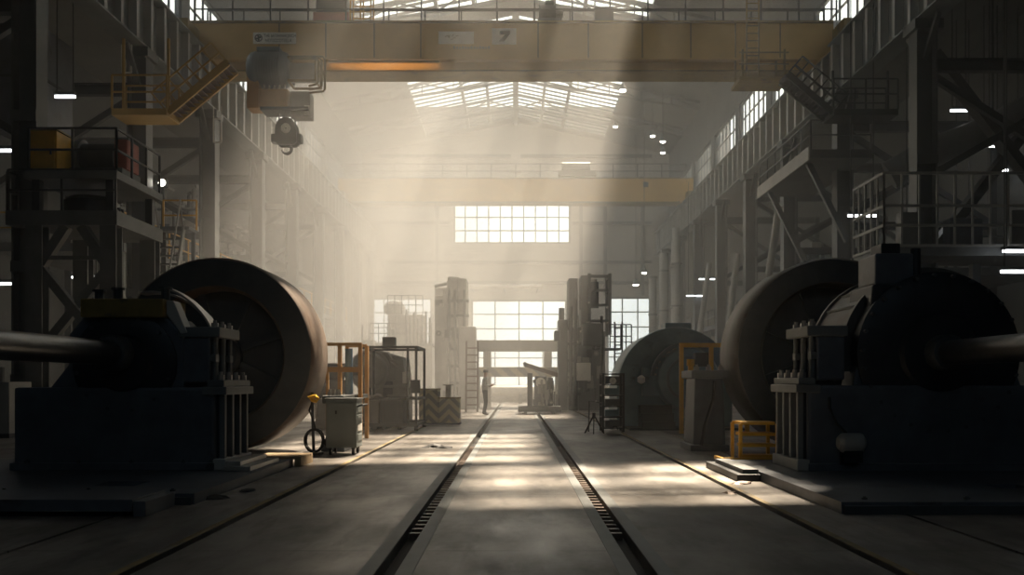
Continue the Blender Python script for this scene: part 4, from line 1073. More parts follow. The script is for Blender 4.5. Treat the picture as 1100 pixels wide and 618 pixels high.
# ---- track cart
D = 37
x0, x1 = PX(556.5, D), PX(603, D); c0 = (x0+x1)/2; w = (x1-x0)/2
o = thing('track_cart', 'dark low track cart with sloping boom and control panel, standing across the rails', 'cart', (c0, D, 0))
MB().box(-w, w, 0, 2.0, .10, .32).build('deck', 'steel_dark', o, .02)
for xx in (-w+.3, w-.3):
    for yy in (.3, 1.7): MB().tube((xx-.06, yy, .12), (xx+.06, yy, .12), .12, 14).build('wheel', 'steel_dark', o)
X = lambda p: PX(p, D)-c0
Z = lambda q: PZ(q, D)
b = MB().box(X(575), X(587), .5, 1.3, .32, Z(404)).build('control_panel', 'steel_grey', o, .03)
MB().lathe([(.02, .47), (.2, .47), (.2, .5), (.02, .5)], X(581), Z(411), 20).build('dial', 'white', b)
MB().box(X(577), X(585), .47, .5, Z(438), Z(434)).build('plate', 'white', b)
for a in (569.5, 592): MB().box(X(a)-.1, X(a)+.1, .5, 1.2, .32, Z(401 if a < 580 else 406)).build('post', 'steel_dark', o)
MB().bar((X(563), .85, Z(391)), (X(600), .85, Z(403)), .30, .16).build('sloping_boom', 'rim', o)
bm = MB().bar((X(563), .85, Z(389)), (X(566), .85, Z(394)), .3, .12).build('boom_tip', 'steel_dark', o)
for i in range(6): MB().box(X(589+i*2.2), X(590.4+i*2.2), .4, .6, Z(440), Z(412+i*3)).build('lever', 'steel_dark', o)
fittings(o, X(570), X(594), .5, .35, Z(408), 12, 12)
# ---- instrument rack, tripod, bag
D = 24.2
x0, x1, _, z1 = q4(646.5, 671, 463, 401, D); w = (x1-x0)/2
o = thing('instrument_rack', 'open dark instrument rack with shelves beside the tripod', 'rack', ((x0+x1)/2, D, 0))
for xx in (-w+.03, w-.03):
    for yy in (.03, .67): MB().bar((xx, yy, 0), (xx, yy, z1), .06).build('post', 'steel_dark', o)
for i in range(6): MB().box(-w, w, 0, .7, .08+i*(z1-.12)/5, .11+i*(z1-.12)/5).build('shelf', 'steel_dark', o)
for i in range(4):
    zz = .12+i*(z1-.12)/5; MB().box(-w+.09, w-.12-.05*(i % 2), .06, .5, zz, zz+.17).build('instrument', 'teal' if i % 2 else 'steel_grey', o, .01)
mn = MB().box(-w+.10, w-.12, .1, .5, .12+4*(z1-.12)/5, z1-.08).build('monitor', 'steel_grey', o, .01)
MB().lathe([(.01, .085), (.09, .085), (.09, .1), (.01, .1)], 0, z1-.2, 16).build('dial', 'white', mn)
hs_ = MB().path([(-w, .05, .75), (-w-.32, .05, .8), (-w-.34, .05, .0)], .022, 6).build('stand_tube', 'steel_grey', o)
o = thing('tripod', 'small black tripod standing on the floor by the instrument rack', 'tripod', (PX(638, 23.4), 23.4, 0))
for a in (.3, 2.5, 4.6): MB().bar((.03*math.cos(a), .03*math.sin(a), .42), (.27*math.cos(a), .27*math.sin(a), 0), .028).build('leg', 'rubber', o)
MB().tube((0, 0, .38), (0, 0, .52), .04, 10).build('head', 'rubber', o)
o = thing('cable_bag', 'pale crumpled bag on the floor beside the tripod', 'bag', (PX(660, 22.5), 22.5, 0))
MB().path([(-.2, 0, .05), (-.13, 0, .07), (0, 0, .085), (.1, 0, .07), (.17, 0, .05)], [.03, .055, .075, .06, .02], 12).build('sack', 'hazegrey', o, smooth=True)
MB().path([(-.05, 0, .15), (-.02, .0, .22), (.06, 0, .22), (.08, 0, .13)], .012, 6).build('handle', 'rubber', o, smooth=True)
# ---- teal domed machine
D = 26
c0 = 4.45
o = thing('domed_machine', 'teal machine with round domed housing and ribbed inner drum, beyond the tall yellow frame', 'machine', (c0, D, 0))
ZC = 1.20
MB().lathe([(.05, 0), (1.50, 0), (1.58, .08), (1.58, 2.2), (1.5, 2.3), (.05, 2.3)], 0, ZC, 72, math.radians(-8), math.radians(188)).build('domed_housing', 'teal', o, smooth=True)
MB().box(-1.62, 1.62, .05, 2.25, 0, ZC+.02).build('base_block', 'teal', o, .05)
dd = MB().lathe([(.05, -.62), (.55, -.62), (.82, -.5), (.88, -.36), (.88, 0), (.05, 0)], .28, ZC+.18, 56).build('inner_drum', 'teal', o, smooth=True)
rb = MB()
for k in range(7): 
    a = math.radians(100+k*12); c_, s_ = math.cos(a), math.sin(a)
    rb.bar((.28+.89*c_, -.40, ZC+.18+.89*s_), (.28+.89*c_, .0, ZC+.18+.89*s_), .05, .05)
rb.build('drum_rib', 'steel_pale', dd)
MB().lathe([(1.16, -.22), (1.60, -.22), (1.62, -.15), (1.62, .0), (1.16, .0)], 0, ZC, 72, math.radians(0), math.radians(180)).build('arch_ring', 'teal', o, smooth=True)
MB().lathe([(.93, -.50), (1.02, -.50), (1.02, -.20), (.93, -.20)], .28, ZC+.18, 40, math.radians(60), math.radians(175)).build('ring_guard', 'bluegrey', o, smooth=True)
MB().lathe([(.55, -.66), (.62, -.66), (.62, -.60), (.55, -.60)], .28, ZC+.18, 40).build('drum_ring', 'bluegrey', dd, smooth=True)
MB().box(-.95, -.45, -.35, 0, .9, 1.7).build('valve_block', 'teal', o, .03)
MB().vlathe([(.03, ZC+.05), (.11, ZC+.1), (.11, ZC+.22), (.03, ZC+.28)], -1.0, -.42, 16).build('pale_valve', 'white', o, smooth=True)
MB().vlathe([(.05, .32), (.14, .38), (.14, .55), (.05, .6)], .18, -.75, 16).build('pressure_vessel', 'hazegrey', o, smooth=True)
st_ = MB()
for i in range(3): st_.box(-1.05, -.15, -.95+i*.26, -.69+i*.26, .0, .22+i*.22)
st_.build('step', 'steel_dark', o, .01)
MB().box(-1.4, 1.8, -1.1, 2.4, 0.0, .06).build('bed_plate', 'steel_dark', o)
MB().box(-.2, .55, .5, 1.3, ZC+1.5, ZC+1.78).build('top_box', 'teal', o, .03)
# ---- tall yellow guard frame and its gate
D = 23.4
x0, x1 = PX(732, D), PX(764, D); w = (x1-x0)/2; zt = PZ(371, D)
o = thing('guard_frame', 'tall safety yellow guard frame standing before the teal machine', 'frame', ((x0+x1)/2, D, 0), group=None)
for s in (-1, 1): MB().bar((s*w, 0, 0), (s*w, 0, zt), .10).build('post', 'safety', o)
MB().bar((-w-.05, 0, zt), (w+.9, 0, zt), .11).build('top_rail', 'safety', o)
MB().bar((w+.9, 0, 0), (w+.9, 0, zt), .1).build('post', 'safety', o)
MB().bar((-w, 0, PZ(405, D)), (w, 0, PZ(405, D)), .10).build('mid_rail', 'safety', o)
MB().bar((-w+.24, .05, PZ(392, D)), (-w+.24, .05, 0), .12).build('inner_post', 'safety', o)
MB().tube((-w+.24, .05, PZ(393, D)), (-w+.24, .05, PZ(386, D)), .1, 12).build('beacon', 'safety', o)
MB().box(-.02, .36, .05, .35, PZ(394, D), PZ(379, D)).build('control_box', 'steel_dark', o, .02)
# ---- small yellow steps
D = 14.3
x0, x1, _, z1 = q4(798, 838, 503, 456, D); w = (x1-x0)/2
o = thing('step_stand', 'small safety yellow step stand by the tie rods of the round-cased stand', 'step stand', ((x0+x1)/2, 14.45, 0))
for xx in (-w, w):
    MB().bar((xx, 0, 0), (xx, 0, z1), .05).build('upright', 'safety', o); MB().bar((xx, .55, 0), (xx, .55, z1), .05).build('upright', 'safety', o)
for i in range(4): MB().box(-w+.02, w-.02, -.03+i*.03, .25+i*.08, .12+i*(z1-.14)/3, .17+i*(z1-.14)/3).build('tread', 'safety', o, .006)
MB().bar((-w, .55, z1), (w, .55, z1), .05).build('back_rail', 'safety', o)
MB().bar((-w-.28, -.05, .1), (w, -.05, .1), .06).build('front_rail', 'safety', o)
for xx in (-w-.28,): 
    MB().bar((xx, -.05, 0), (xx, -.05, .12), .05).build('foot_post', 'safety', o); MB().bar((xx, -.05, .1), (xx, .5, .1), .05).build('side_rail', 'safety', o)
# ================================================================ side aisles: decks, stairs, galleries, bracing, pipes, lamps
def railing(t, pts, h, step=1.1, m='steel_grey', w=.05, levels=(.5, 1.0), name='handrail'):
    mb = MB()
    for a, b in zip(pts, pts[1:]):
        a = Vector(a); b = Vector(b)
        for k in levels: mb.bar(a+Vector((0, 0, h*k)), b+Vector((0, 0, h*k)), w)
    r = mb.build(name, m, t)
    for a, b in zip(pts, pts[1:]):
        a = Vector(a); b = Vector(b); n = max(1, int((b-a).length/step))
        for i in range(n+1):
            p = a.lerp(b, i/n); MB().bar(p, p+Vector((0, 0, h)), w*1.1).build(name+'_post', m, r)
    return r
def beamthing(name, label, a, b, w, h, m, cat='beam', group=None):
    a = Vector(a); b = Vector(b); o = thing(name, label, cat, a, group=group)
    MB().ibeam((0, 0, 0), b-a, w, h, .035).build('beam', m, o)
    for p, s in ((Vector(), 1), (b-a, -1)):
        d = (b-a).normalized()*s; MB().bar(p, p+d*.04, w*1.4, h*1.4).build('end_plate', m, o)
    return o
# ---- two-storey deck tower at the near platform side
D = 23.3
t = thing('deck_tower', 'two-storey dark steel deck tower carrying the yellow box, with knee-braced legs', 'platform', (-11.9, D, 0))
zl0, zl1 = PZ(238, D), PZ(222, D); zu0, zu1 = PZ(187, D), PZ(178, D)
MB().box(-.68, 1.7, .5, 3.6, zl0, zl1).box(-1.15, -.68, .5, 1.05, zl0, zl1).build('lower_deck', 'steel_grey', t)
MB().box(-.68, 1.7, .5, 3.6, zu0, zu1).build('upper_deck', 'steel_grey', t, .02)
for xx, yy in ((-.45, .75), (1.45, .75), (-.45, 3.3), (1.45, 3.3)):
    MB().ibeam((xx, yy, 0), (xx, yy, zl0), .42, .42, .05, up=(0, 1, 0)).build('leg', 'steel_grey', t)
    MB().bar((xx, yy, zl1), (xx, yy, zu0), .2).build('stanchion', 'steel_dark', t)
for s in (1, -1):
    x_ = 1.45 if s > 0 else -.45
    MB().bar((x_-s*.1, .75, zl0-1.0), (x_-s*.75, .75, zl0), .24).build('knee_brace', 'steel_grey', t)
MB().bar((-.4, .7, 4.3), (1.4, .7, 2.1), .22).build('cross_brace', 'steel_grey', t)
MB().bar((-.4, .82, 2.1), (1.4, .82, 4.3), .22).build('cross_brace', 'steel_grey', t)
MB().bar((-.4, .7, 4.5), (1.4, .7, 4.5), .1).build('tie_bar', 'steel_grey', t)
railing(t, [(-1.12, .55, zl1), (-1.12, 1.0, zl1)], 1.0, .9, 'steel_dark')
railing(t, [(-1.1, .55, zl1), (1.65, .55, zl1)], 1.05, 1.0, 'steel_dark')
railing(t, [(-.6, .6, zu1), (1.65, .6, zu1), (1.65, 3.5, zu1)], 1.1, .8, 'steel_dark')
railing(t, [(-.63, 2.0, zu1), (-.63, 3.5, zu1)], 1.1, .8, 'steel_dark')
x0, x1 = PX(31, 24.1), PX(62, 24.1)
o = thing('yellow_box', 'plain ochre yellow steel box standing on the upper deck of the deck tower', 'box', ((x0+x1)/2, 24.05, zu1+.005)); w = (x1-x0)/2
MB().box(-w, w, 0, .9, .03, PZ(141, 24.1)-zu1).build('body', 'safety', o, .02)
MB().box(-w-.02, w+.02, -.02, .92, 0, .05).build('base', 'steel_dark', o)
MB().box(-w-.02, w+.02, -.02, .92, PZ(141, 24.1)-zu1, PZ(141, 24.1)-zu1+.05).build('lid', 'olive', o, .01)
dd = MB().box(-w+.06, w-.06, -.02, 0, .12, PZ(147, 24.1)-zu1).build('door', 'safety', o); MB().box(w-.16, w-.12, -.05, -.02, .45, .6).build('handle', 'steel_dark', dd)
o = thing('winch', 'dark bulky winch on the upper deck beside the yellow box', 'winch', (-11.1, 24.6, zu1+.005))
MB().box(-.7, .7, 0, 1.2, 0, .25).build('bed', 'steel_dark', o, .02)
MB().tube((-.55, .6, .62), (.35, .6, .62), .4, 20).build('drum', 'steel_dark', o, smooth=True)
MB().box(.4, .75, .2, 1.0, .25, 1.05).build('gear_case', 'red', o, .04)
MB().tube((-.7, .6, .62), (-.55, .6, .62), .5, 20).build('flange', 'steel_grey', o)
o = thing('storage_tank', 'dark squat tank on the lower deck of the deck tower', 'tank', (-11.55, 25.2, zl1+.005)); o.scale = (.7, .7, .8)
MB().vlathe([(.9, 0), (1.0, .08), (1.0, .6), (.8, .75), (.2, .8)], 0, 0.2, 28).build('shell', 'machine_dark', o, smooth=True)
MB().tube((0, .2, .79), (0, .2, .84), .16, 14).build('hatch', 'steel_dark', o)
for i in range(2): MB().path([(.9, .2+.3*i, .4), (1.1, .2+.3*i, .4), (1.15, .2+.3*i, .05)], .05, 8).build('pipe', 'steel_dark', o, smooth=True)
# steep stair beside the tower
o = thing('steep_stair', 'steep pale steel stair with open treads climbing beside the deck tower', 'stair', (-11.75, 29.2, 0))
a, b = Vector((0, .0, 0)), Vector((0, 2.6, 6.6))
for s in (-.42, .42):
    MB().bar(a+Vector((s, 0, 0)), b+Vector((s, 0, 0)), .07, .2).build('stringer', 'steel_pale', o)
    MB().bar(a+Vector((s, -.35, .85)), b+Vector((s, -.35, .85)), .05).build('hand_rail', 'steel_pale', o)
    for k in (0.02, .3, .6, .98):
        p = a.lerp(b, k)+Vector((s, 0, 0)); MB().bar(p, p+Vector((0, -.35, .9)), .04).build('rail_post', 'steel_pale', o)
for i in range(22):
    p = a.lerp(b, (i+.5)/22); MB().box(-.40, .40, p.y-.12, p.y+.12, p.z-.02, p.z+.02).build('tread', 'steel_grey', o)
MB().box(-.6, .6, 2.55, 3.4, 6.5, 6.6).build('landing', 'steel_grey', o)
for xx in (-.5, .5): MB().bar((xx, 3.3, 0), (xx, 3.3, 6.5), .12).build('landing_leg', 'steel_grey', o)
railing(o, [(-.58, 3.38, 6.6), (.58, 3.38, 6.6)], 1.05, .6, 'safety')
# ---- gangways hung below the crane runways
def gangway(sd, label, m, d, p0, p1, q, top, rungm):
    t = thing('crane_gangway', label, 'gangway', (0, d, 0), group='crane gangways')
    x0, x1 = sorted((PX(p0, d), PX(p1, d))); z = PZ(q, d); tx, ty, tz = top[0]*1.0, top[1], top[2]
    MB().box(x0, x1, -.6, .6, z-.22, z).build('platform', m, t, .01)
    railing(t, [(x0, -.55, z), (x1, -.55, z)], 1.1, .9, m)
    railing(t, [(x0, .55, z), (x1, .55, z)], 1.1, .9, m)
    xi = x1 if sd < 0 else x0
    e = Vector((tx, ty, tz)); s0 = Vector((xi, 0, z-.1))
    for yy in (-.45, .45):
        st = MB().bar(s0+Vector((0, yy, 0)), e+Vector((0, yy, 0)), .10, .24).build('stringer', m, t)
        up = (e-s0).normalized().cross(Vector((0, 1, 0))); up = up if up.z > 0 else -up
        r = MB(); 
        for k in (.5, 1.0): r.bar(s0+Vector((0, yy, 0))+up*k*.85, e+Vector((0, yy, 0))+up*k*.85, .05)
        r.build('hand_rail', m, st)
        for i in range(8):
            p = s0.lerp(e, i/7)+Vector((0, yy, 0)); MB().bar(p, p+up*.85, .045).build('rail_post', m, st)
    for i in range(14):
        p = s0.lerp(e, (i+.5)/14); MB().box(p.x-.13, p.x+.13, -.42, .42, p.z+.02, p.z+.05).build('tread', rungm, t)
    for xx in (x0+.15, x1-.15): MB().bar((xx, 0, z), (xx, 0, ZB-.02), .08).build('hanger', m, t)
    return t
gangway(-1, 'rusty orange gangway platform with slanting stair rising to the crane, above the deck tower stair', 'yellow', 31.0, 128, 186, 122, (PX(249, 31), 0, PZ(72, 31)), 'rim')
gangway(1, 'dark gangway platform with slanting stair rising to the crane, above the cantilevered deck', 'steel_dark', 34.2, 890, 958, 122, (PX(842, 34.2), 0, PZ(84, 34.2)), 'steel_dark')
for i, (p, q0, q1, d, sd) in enumerate([(136, 45, 78, 31.6, -1), (233.5, 128, 153, 38.7, -1)]):
    x = PX(p, d); w = .16
    o = thing('rung_frame', ['white hanging rung frame under the runway above the gangway', 'white hanging rung frame under the runway beyond the slanting stair'][i], 'frame', (x, d, PZ(q1, d)), group='hanging frames'); h = PZ(q0, d)-PZ(q1, d)
    for s in (-w, w): MB().bar((s, 0, 0), (s, 0, h), .05).build('side_bar', 'white', o)
    for k in (0, 1): MB().bar((-w, 0, h*k), (w, 0, h*k), .05).build('cross_bar', 'white', o)
    for s in (-w, w): MB().bar((s, 0, h), (s, 0, ZB-PZ(q1, d)-.01), .03).build('hanger', 'white', o)
# ---- right: cantilevered deck and caged gallery
t = thing('cantilever_deck', 'dark cantilevered steel deck with railing high on the window side', 'platform', (11, 34.8, 10.0))
MB().box(0, 2.4, 0, 7.4, -.32, 0).build('deck', 'steel_grey', t, .02)
MB().box(-.06, 0, 0, 7.4, -.4, .1).build('edge_beam', 'steel_pale', t)
railing(t, [(.05, 0.05, 0), (.05, 7.3, 0)], 1.1, 1.2, 'steel_grey')
railing(t, [(.05, .05, 0), (2.3, .05, 0)], 1.1, 1.2, 'steel_grey')
for yy in (1.0, 6.4): MB().bar((.25, yy, -.3), (1.75, yy, -3.3), .2).build('strut', 'steel_grey', t)
for i, (d, x0, x1, za, zb) in enumerate([(43.5, 12.0, 10.9, 9.5, .0), (52.5, 12.2, 11.5, 8.5, 0), (60.5, 12.3, 11.3, 9.0, 0)]):
    o = thing('raking_strut', ['pale raking tube strut leaning beside the cantilevered deck', 'second pale raking tube strut further down the window side', 'third pale raking tube strut near the end of the window side'][i], 'strut', (x1, d, 0), group='raking struts')
    MB().tube((0, 0, .06), (x0-x1+.3, 0, za), .17, 14).build('tube', 'steel_pale', o, smooth=True)
    MB().box(-.3, .3, -.3, .3, 0, .1).build('shoe', 'steel_grey', o)
D = 27.8
t = thing('caged_gallery', 'dark caged gallery of upright bars above the round-cased stand', 'gallery', (11, D, PZ(264, D)))
H = PZ(186, D)-PZ(264, D)
MB().box(0, 7.6, 0, 2.5, -.30, -.02).build('floor_deck', 'steel_grey', t)
for (a, b, n, nm) in (((0, 0), (7.4, 0), 15, 'bar'), ((0, 0), (0, 2.5), 6, 'bar')):
    mb = MB()
    for k in (0, .28, .55, 1.0): mb.bar((a[0], a[1], H*k), (b[0], b[1], H*k), .075)
    r = mb.build('rail', 'steel_pale', t)
    for i in range(n):
        p = (a[0]+(b[0]-a[0])*i/(n-1), a[1]+(b[1]-a[1])*i/(n-1)); MB().bar((p[0], p[1], -.02), (p[0], p[1], H), .055).build('upright_bar', 'steel_pale', r)
for xx in (.25, 3.7, 7.3): MB().bar((xx, 2.0, -.3), (xx, 2.0, -PZ(264, D)), .26).build('leg', 'steel_dark', t)
MB().bar((.25, 2.0, -2.2), (1.7, 2.0, -.3), .16).build('knee_brace', 'steel_dark', t)
for i, (x, y, w, h, m) in enumerate([(12.3, 28.7, .35, 1.2, 'steel_grey'), (13.9, 28.6, .5, 1.0, 'machine'), (15.9, 28.9, .45, 1.3, 'steel_grey')]):
    o = thing('switch_cabinet', ['narrow grey switch cabinet inside the caged gallery', 'squat dark switch cabinet inside the caged gallery', 'tall grey switch cabinet at the far side of the caged gallery'][i], 'cabinet', (x, y+.1, PZ(264, D)-.015), group='switch cabinets in the gallery')
    MB().box(-w, w, 0, .5, .05, h).build('body', m, o, .01); MB().box(-w+.03, w-.03, -.015, 0, .1, h-.06).build('door', m, o); MB().box(-w-.01, w+.01, 0, .5, 0, .05).build('plinth', 'steel_dark', o)
# ---- mezzanine decks along both aisles behind the columns
for sd, z, ya, m, lab in ((-1, 6.3, 33.5, 'safety', 'long mezzanine deck with worn yellow railing along the platform side'), (1, 5.35, 33.0, 'steel_grey', 'long mezzanine deck with grey railing along the window side')):
    t = thing('mezzanine_deck', lab, 'platform', (sd*14.1, ya, z), group='mezzanine decks')
    MB().box(*sorted((0, sd*4.85)), 0, 44, -.3, 0).build('deck', 'steel_grey', t)
    railing(t, [(0, 0, 0), (0, 44, 0)], 1.1, 2.2, m)
    railing(t, [(0, 0, 0), (sd*4.8, 0, 0)], 1.1, 1.3, m)
    for i in range(7): MB().bar((sd*.25, .4+i*7.1, -.3), (sd*.25, .4+i*7.1, -z), .2).build('leg', 'steel_grey', t)
# ---- bracing frames between each column and the outer wall
for sd in (-1, 1):
    off = 24.9 if sd < 0 else 22.4
    for i in range(0, 6):
        y = off+BAY*i
        side = 'platform' if sd < 0 else 'window'
        nth = ['first', 'second', 'third', 'fourth', 'fifth', 'sixth'][i]
        t = thing('aisle_bracing', '%s braced cross frame over the aisle on the %s side' % (nth, side), 'bracing', (sd*13.45, y+.62, 0), group='aisle bracing frames')
        MB().ibeam((0, 0, 11.6), (sd*5.95, 0, 11.6), .3, .4, .04).build('tie_beam', 'steel_dark', t)
        MB().bar((0, 0, 8.0), (sd*5.95, 0, 11.4), .22).build('diagonal', 'steel_dark', t)
        MB().bar((0, .12, 11.4), (sd*5.95, .12, 7.6), .22).build('diagonal', 'steel_dark', t)
        if i > 1: MB().ibeam((0, 0, 7.6), (sd*5.95, 0, 7.6), .25, .3, .03).build('tie_beam', 'steel_dark', t)
        MB().bar((sd*5.8, 0, 0), (sd*5.8, 0, 11.8), .26).build('wall_post', 'steel_dark', t)
# near X bracing on the window side, and a duct
D = 29.5
o = thing('cross_bracing', 'dark heavy X bracing at the near end of the window-side aisle', 'bracing', (15.2, 31.2, 0))
MB().bar((-1.2, 0, 12.3), (4.0, 0, 5.6), .5, .3).build('diagonal', 'steel_dark', o)
MB().bar((-1.2, .32, 5.6), (4.0, .32, 12.3), .5, .3).build('diagonal', 'steel_dark', o)
MB().bar((4.0, .16, 0), (4.0, .16, 12.3), .4).build('post', 'steel_dark', o)
MB().bar((-1.2, .16, 0), (-1.2, .16, 5.7), .3).build('post', 'steel_dark', o)
o = thing('air_duct', 'thick grey air duct slanting high in the window-side aisle', 'duct', (16.8, 32.4, 0))
MB().path([(-3.0, 2, 8.9), (-1.8, 1.6, 9.6), (.2, .8, 10.3), (2.2, 0, 11.4)], .55, 20).build('duct', 'steel_grey', o, smooth=True)
for k in ((-1.8, 1.6, 9.6), (.2, .8, 10.3)): MB().path([(k[0]-.05, k[1]+.02, k[2]-.03), (k[0]+.05, k[1]-.02, k[2]+.03)], .6, 20).build('flange', 'steel_grey', o)
MB().bar((.2, .8, 10.7), (.2, .8, ZT+.6), .06).build('hanger', 'steel_dark', o)
o = thing('duct_box', 'big dark sheet duct box hung under the near platform-side runway', 'duct', (-15.6, 29.0, 9.2))
MB().box(-.9, .75, 0, 2.2, 0, 3.3).build('casing', 'machine', o, .03)
MB().box(-.95, .8, -.04, 2.24, 1.6, 1.68).build('seam_flange', 'steel_dark', o)
MB().box(-.3, .3, .5, 1.5, 3.3, ZT+.58-9.2).build('riser', 'machine', o)
# ---- pipe manifolds: risers, elbows, valves, each standing in its own bay
def manifold(x, y, sd, z, n, h, seed, label, m='steel_grey'):
    R = random.Random(seed); t = thing('pipe_manifold', label, 'pipework', (x, y, z), group='pipework in the aisles')
    for i in range(n):
        xx = sd*(.35*i); hh = h*(.55+.45*R.random()); r = .05+.06*R.random(); yy = R.uniform(-.3, .3)
        pts = [(xx, yy, 0), (xx, yy, hh-.2), (xx, yy+.05, hh-.08), (xx, yy+.25, hh), (xx, yy+1.0, hh)]
        MB().path(pts, r, 8).build('riser_pipe', m if R.random() > .3 else 'steel_pale', t, smooth=True)
    for k in range(3):
        zz = h*(.2+.25*k); MB().tube((-sd*.2, -.35, zz), (sd*.35*n, -.35, zz), .07, 8).build('header_pipe', m, t)
        xx = sd*(.2+R.random()*.3*n); v = MB().tube((xx, -.5, zz), (xx, -.34, zz), .035, 8).build('valve_stem', 'edge', t)
        MB().lathe([(.10, -.52), (.15, -.52), (.15, -.48), (.10, -.48)], xx, zz, 16).build('hand_wheel', 'edge', v, smooth=True)
    for k in range(2):
        xx = sd*(.35*n*R.random()); zz = h*R.uniform(.3, .7); MB().box(xx-.25, xx+.25, -.75, -.42, zz, zz+.5).build('junction_box', 'hazegrey' if k else m, t, .02)
spec = []
for i, (y, z, n, h) in enumerate([(35.8, 6.31, 5, 3.2), (42.5, 6.31, 6, 4), (43.5, 0, 6, 5.5), (50.4, 0, 5, 5.5), (50.5, 6.31, 5, 3.6), (57.5, 0, 6, 5.7), (64.5, 0, 5, 5.5)]):
    manifold(-14.6, y, -1, z, n, h, i+1, 'pipes and valves on the platform side, %s' % ['on the deck just past the stair', 'on the deck behind the second railing bay', 'on the floor before the yellow railing', 'on the floor under the middle of the deck', 'on the deck over the middle bay', 'on the floor in the hazy bay', 'on the floor in the last hazy bay'][i])
for i, (y, z, n, h) in enumerate([(34.6, 5.36, 7, 2.3), (38.6, 0, 6, 4.6), (41.5, 5.36, 5, 4), (45.8, 0, 6, 4.6), (48.6, 5.36, 6, 4), (56.4, 0, 7, 4.6), (63.7, 0, 6, 4.7)]):
    manifold(14.7, y, 1, z, n, h, i+20, 'pipes and valves on the window side, %s' % ['on the deck under the cantilever', 'on the floor behind the huge dark wheel', 'on the deck past the cantilever', 'on the floor by the first raking strut', 'on the deck over the middle bay', 'on the floor in the middle bay', 'on the floor in the last clear bay'][i], 'steel_dark')
for i in range(5):
    xx = 11.4+.30*(i % 2)-.2*(i//2); y = 66+2.2*i
    o = thing('riser_duct', 'tall pale vertical pipe stack far down the window side, %s from the near end' % ['first', 'second', 'third', 'fourth', 'fifth'][i], 'pipe', (xx, y, 0), group='tall pipe stacks')
    MB().tube((0, 0, 0), (0, 0, 12.2-.6*i), .26+.05*(i % 3), 16).build('pipe', 'steel_pale', o, smooth=True)
    for k in (3.2, 6.6, 9.6): MB().tube((0, 0, k), (0, 0, k+.12), .38, 16).build('flange', 'steel_grey', o)
# machines on the aisle floor, seen low behind the stands
for i, (x, y, sx, h, m, lab) in enumerate([(-15.5, 20.5, .8, 1.7, 'steel_grey', 'grey machine cabinet low behind the thick shaft'), (-12.3, 21.5, .6, 1.3, 'steel_pale', 'pale machine cabinet beside the thick shaft'), (-9.2, 23, .5, 1.2, 'steel_grey', 'small grey motor cabinet under the thick shaft by the wheel'), (15.0, 24.5, .8, 2.1, 'steel_pale', 'pale corrugated cabinet past the round-cased stand')]):
    o = thing('machine_cabinet', lab, 'cabinet', (x, y, 0), group='machine cabinets')
    b = MB().box(-sx, sx, 0, 1.0, .1, h).build('body', m, o, .02)
    MB().box(-sx+.05, sx-.05, -.02, 0, .2, h*.6).build('door', m, o); MB().box(-sx, sx, 0, 1.0, 0, .1).build('plinth', 'steel_dark', o)
    MB().tube((0, .5, h), (0, .5, h+.35), .2, 14).build('vent_cowl', 'steel_dark', o)
    for k in range(5): MB().box(-sx+.1+k*.12, -sx+.14+k*.12, -.015, 0, h*.68, h*.88).build('louvre_slot', 'steel_dark', b)
# ---- lamps
def pendant(p, q, d, label, r=.32):
    x, z = PX(p, d), PZ(q, d); o = thing('pendant_lamp', label, 'lamp', (x, d, z), group='pendant lamps')
    top = min(roofz(x)-2.4+.05*abs(x), 30) if abs(x) < 13.5 else ZT+.6
    MB().tube((0, 0, .45), (0, 0, top-z), .02, 6).build('rod', 'steel_dark', o)
    MB().vlathe([(r, 0), (r*.95, .06), (r*.35, .35), (.06, .48)], 0, 0, 20).build('shade', 'steel_grey', o, smooth=True)
    MB().vlathe([(.02, -.10), (r*.55, -.08), (r*.7, -.01), (r*.6, .0)], 0, 0, 18).build('bulb', 'lamp', o, smooth=True)
for i, (p, q, d) in enumerate([(669, 97, 62), (701, 146, 66), (712, 152, 62), (683, 306, 74), (692, 293, 66), (661, 136, 74), (712, 164, 70)]):
    pendant(p, q, d, 'pendant lamp %s' % ['hanging brightest just below the near girder', 'small, first of the trio above the distant girder', 'small, second of the trio above the distant girder', 'low beside the tall dark machine tower', 'low and higher of the two by the machine tower', 'tiny, near the rooflight edge', 'tiny, third of the trio above the distant girder'][i], .34 if i in (0, 3) else .26)
def tube_lamp(p, q, d, label, ln=1.3, ry=False):
    x, z = PX(p, d), PZ(q, d); o = thing('tube_lamp', label, 'lamp', (x, d, z), group='tube lamps in the aisles')
    e = (ln/2, 0, 0) if not ry else (0, ln/2, 0); e = Vector(e)
    MB().bar(-e*1.05+Vector((0, 0, .09)), e*1.05+Vector((0, 0, .09)), .18, .09).build('housing', 'steel_grey', o)
    MB().tube(-e, e, .045, 8).build('tube', 'tube', o)
    top = ZT+.6-z
    if (6.0 > z and d > 34): top = (5.99 if x < 0 else 5.04)-z
    for s in (-.8, .8): MB().bar(e*s+Vector((0, 0, .13)), e*s+Vector((0, 0, top)), .03).build('hanger', 'steel_dark', o)
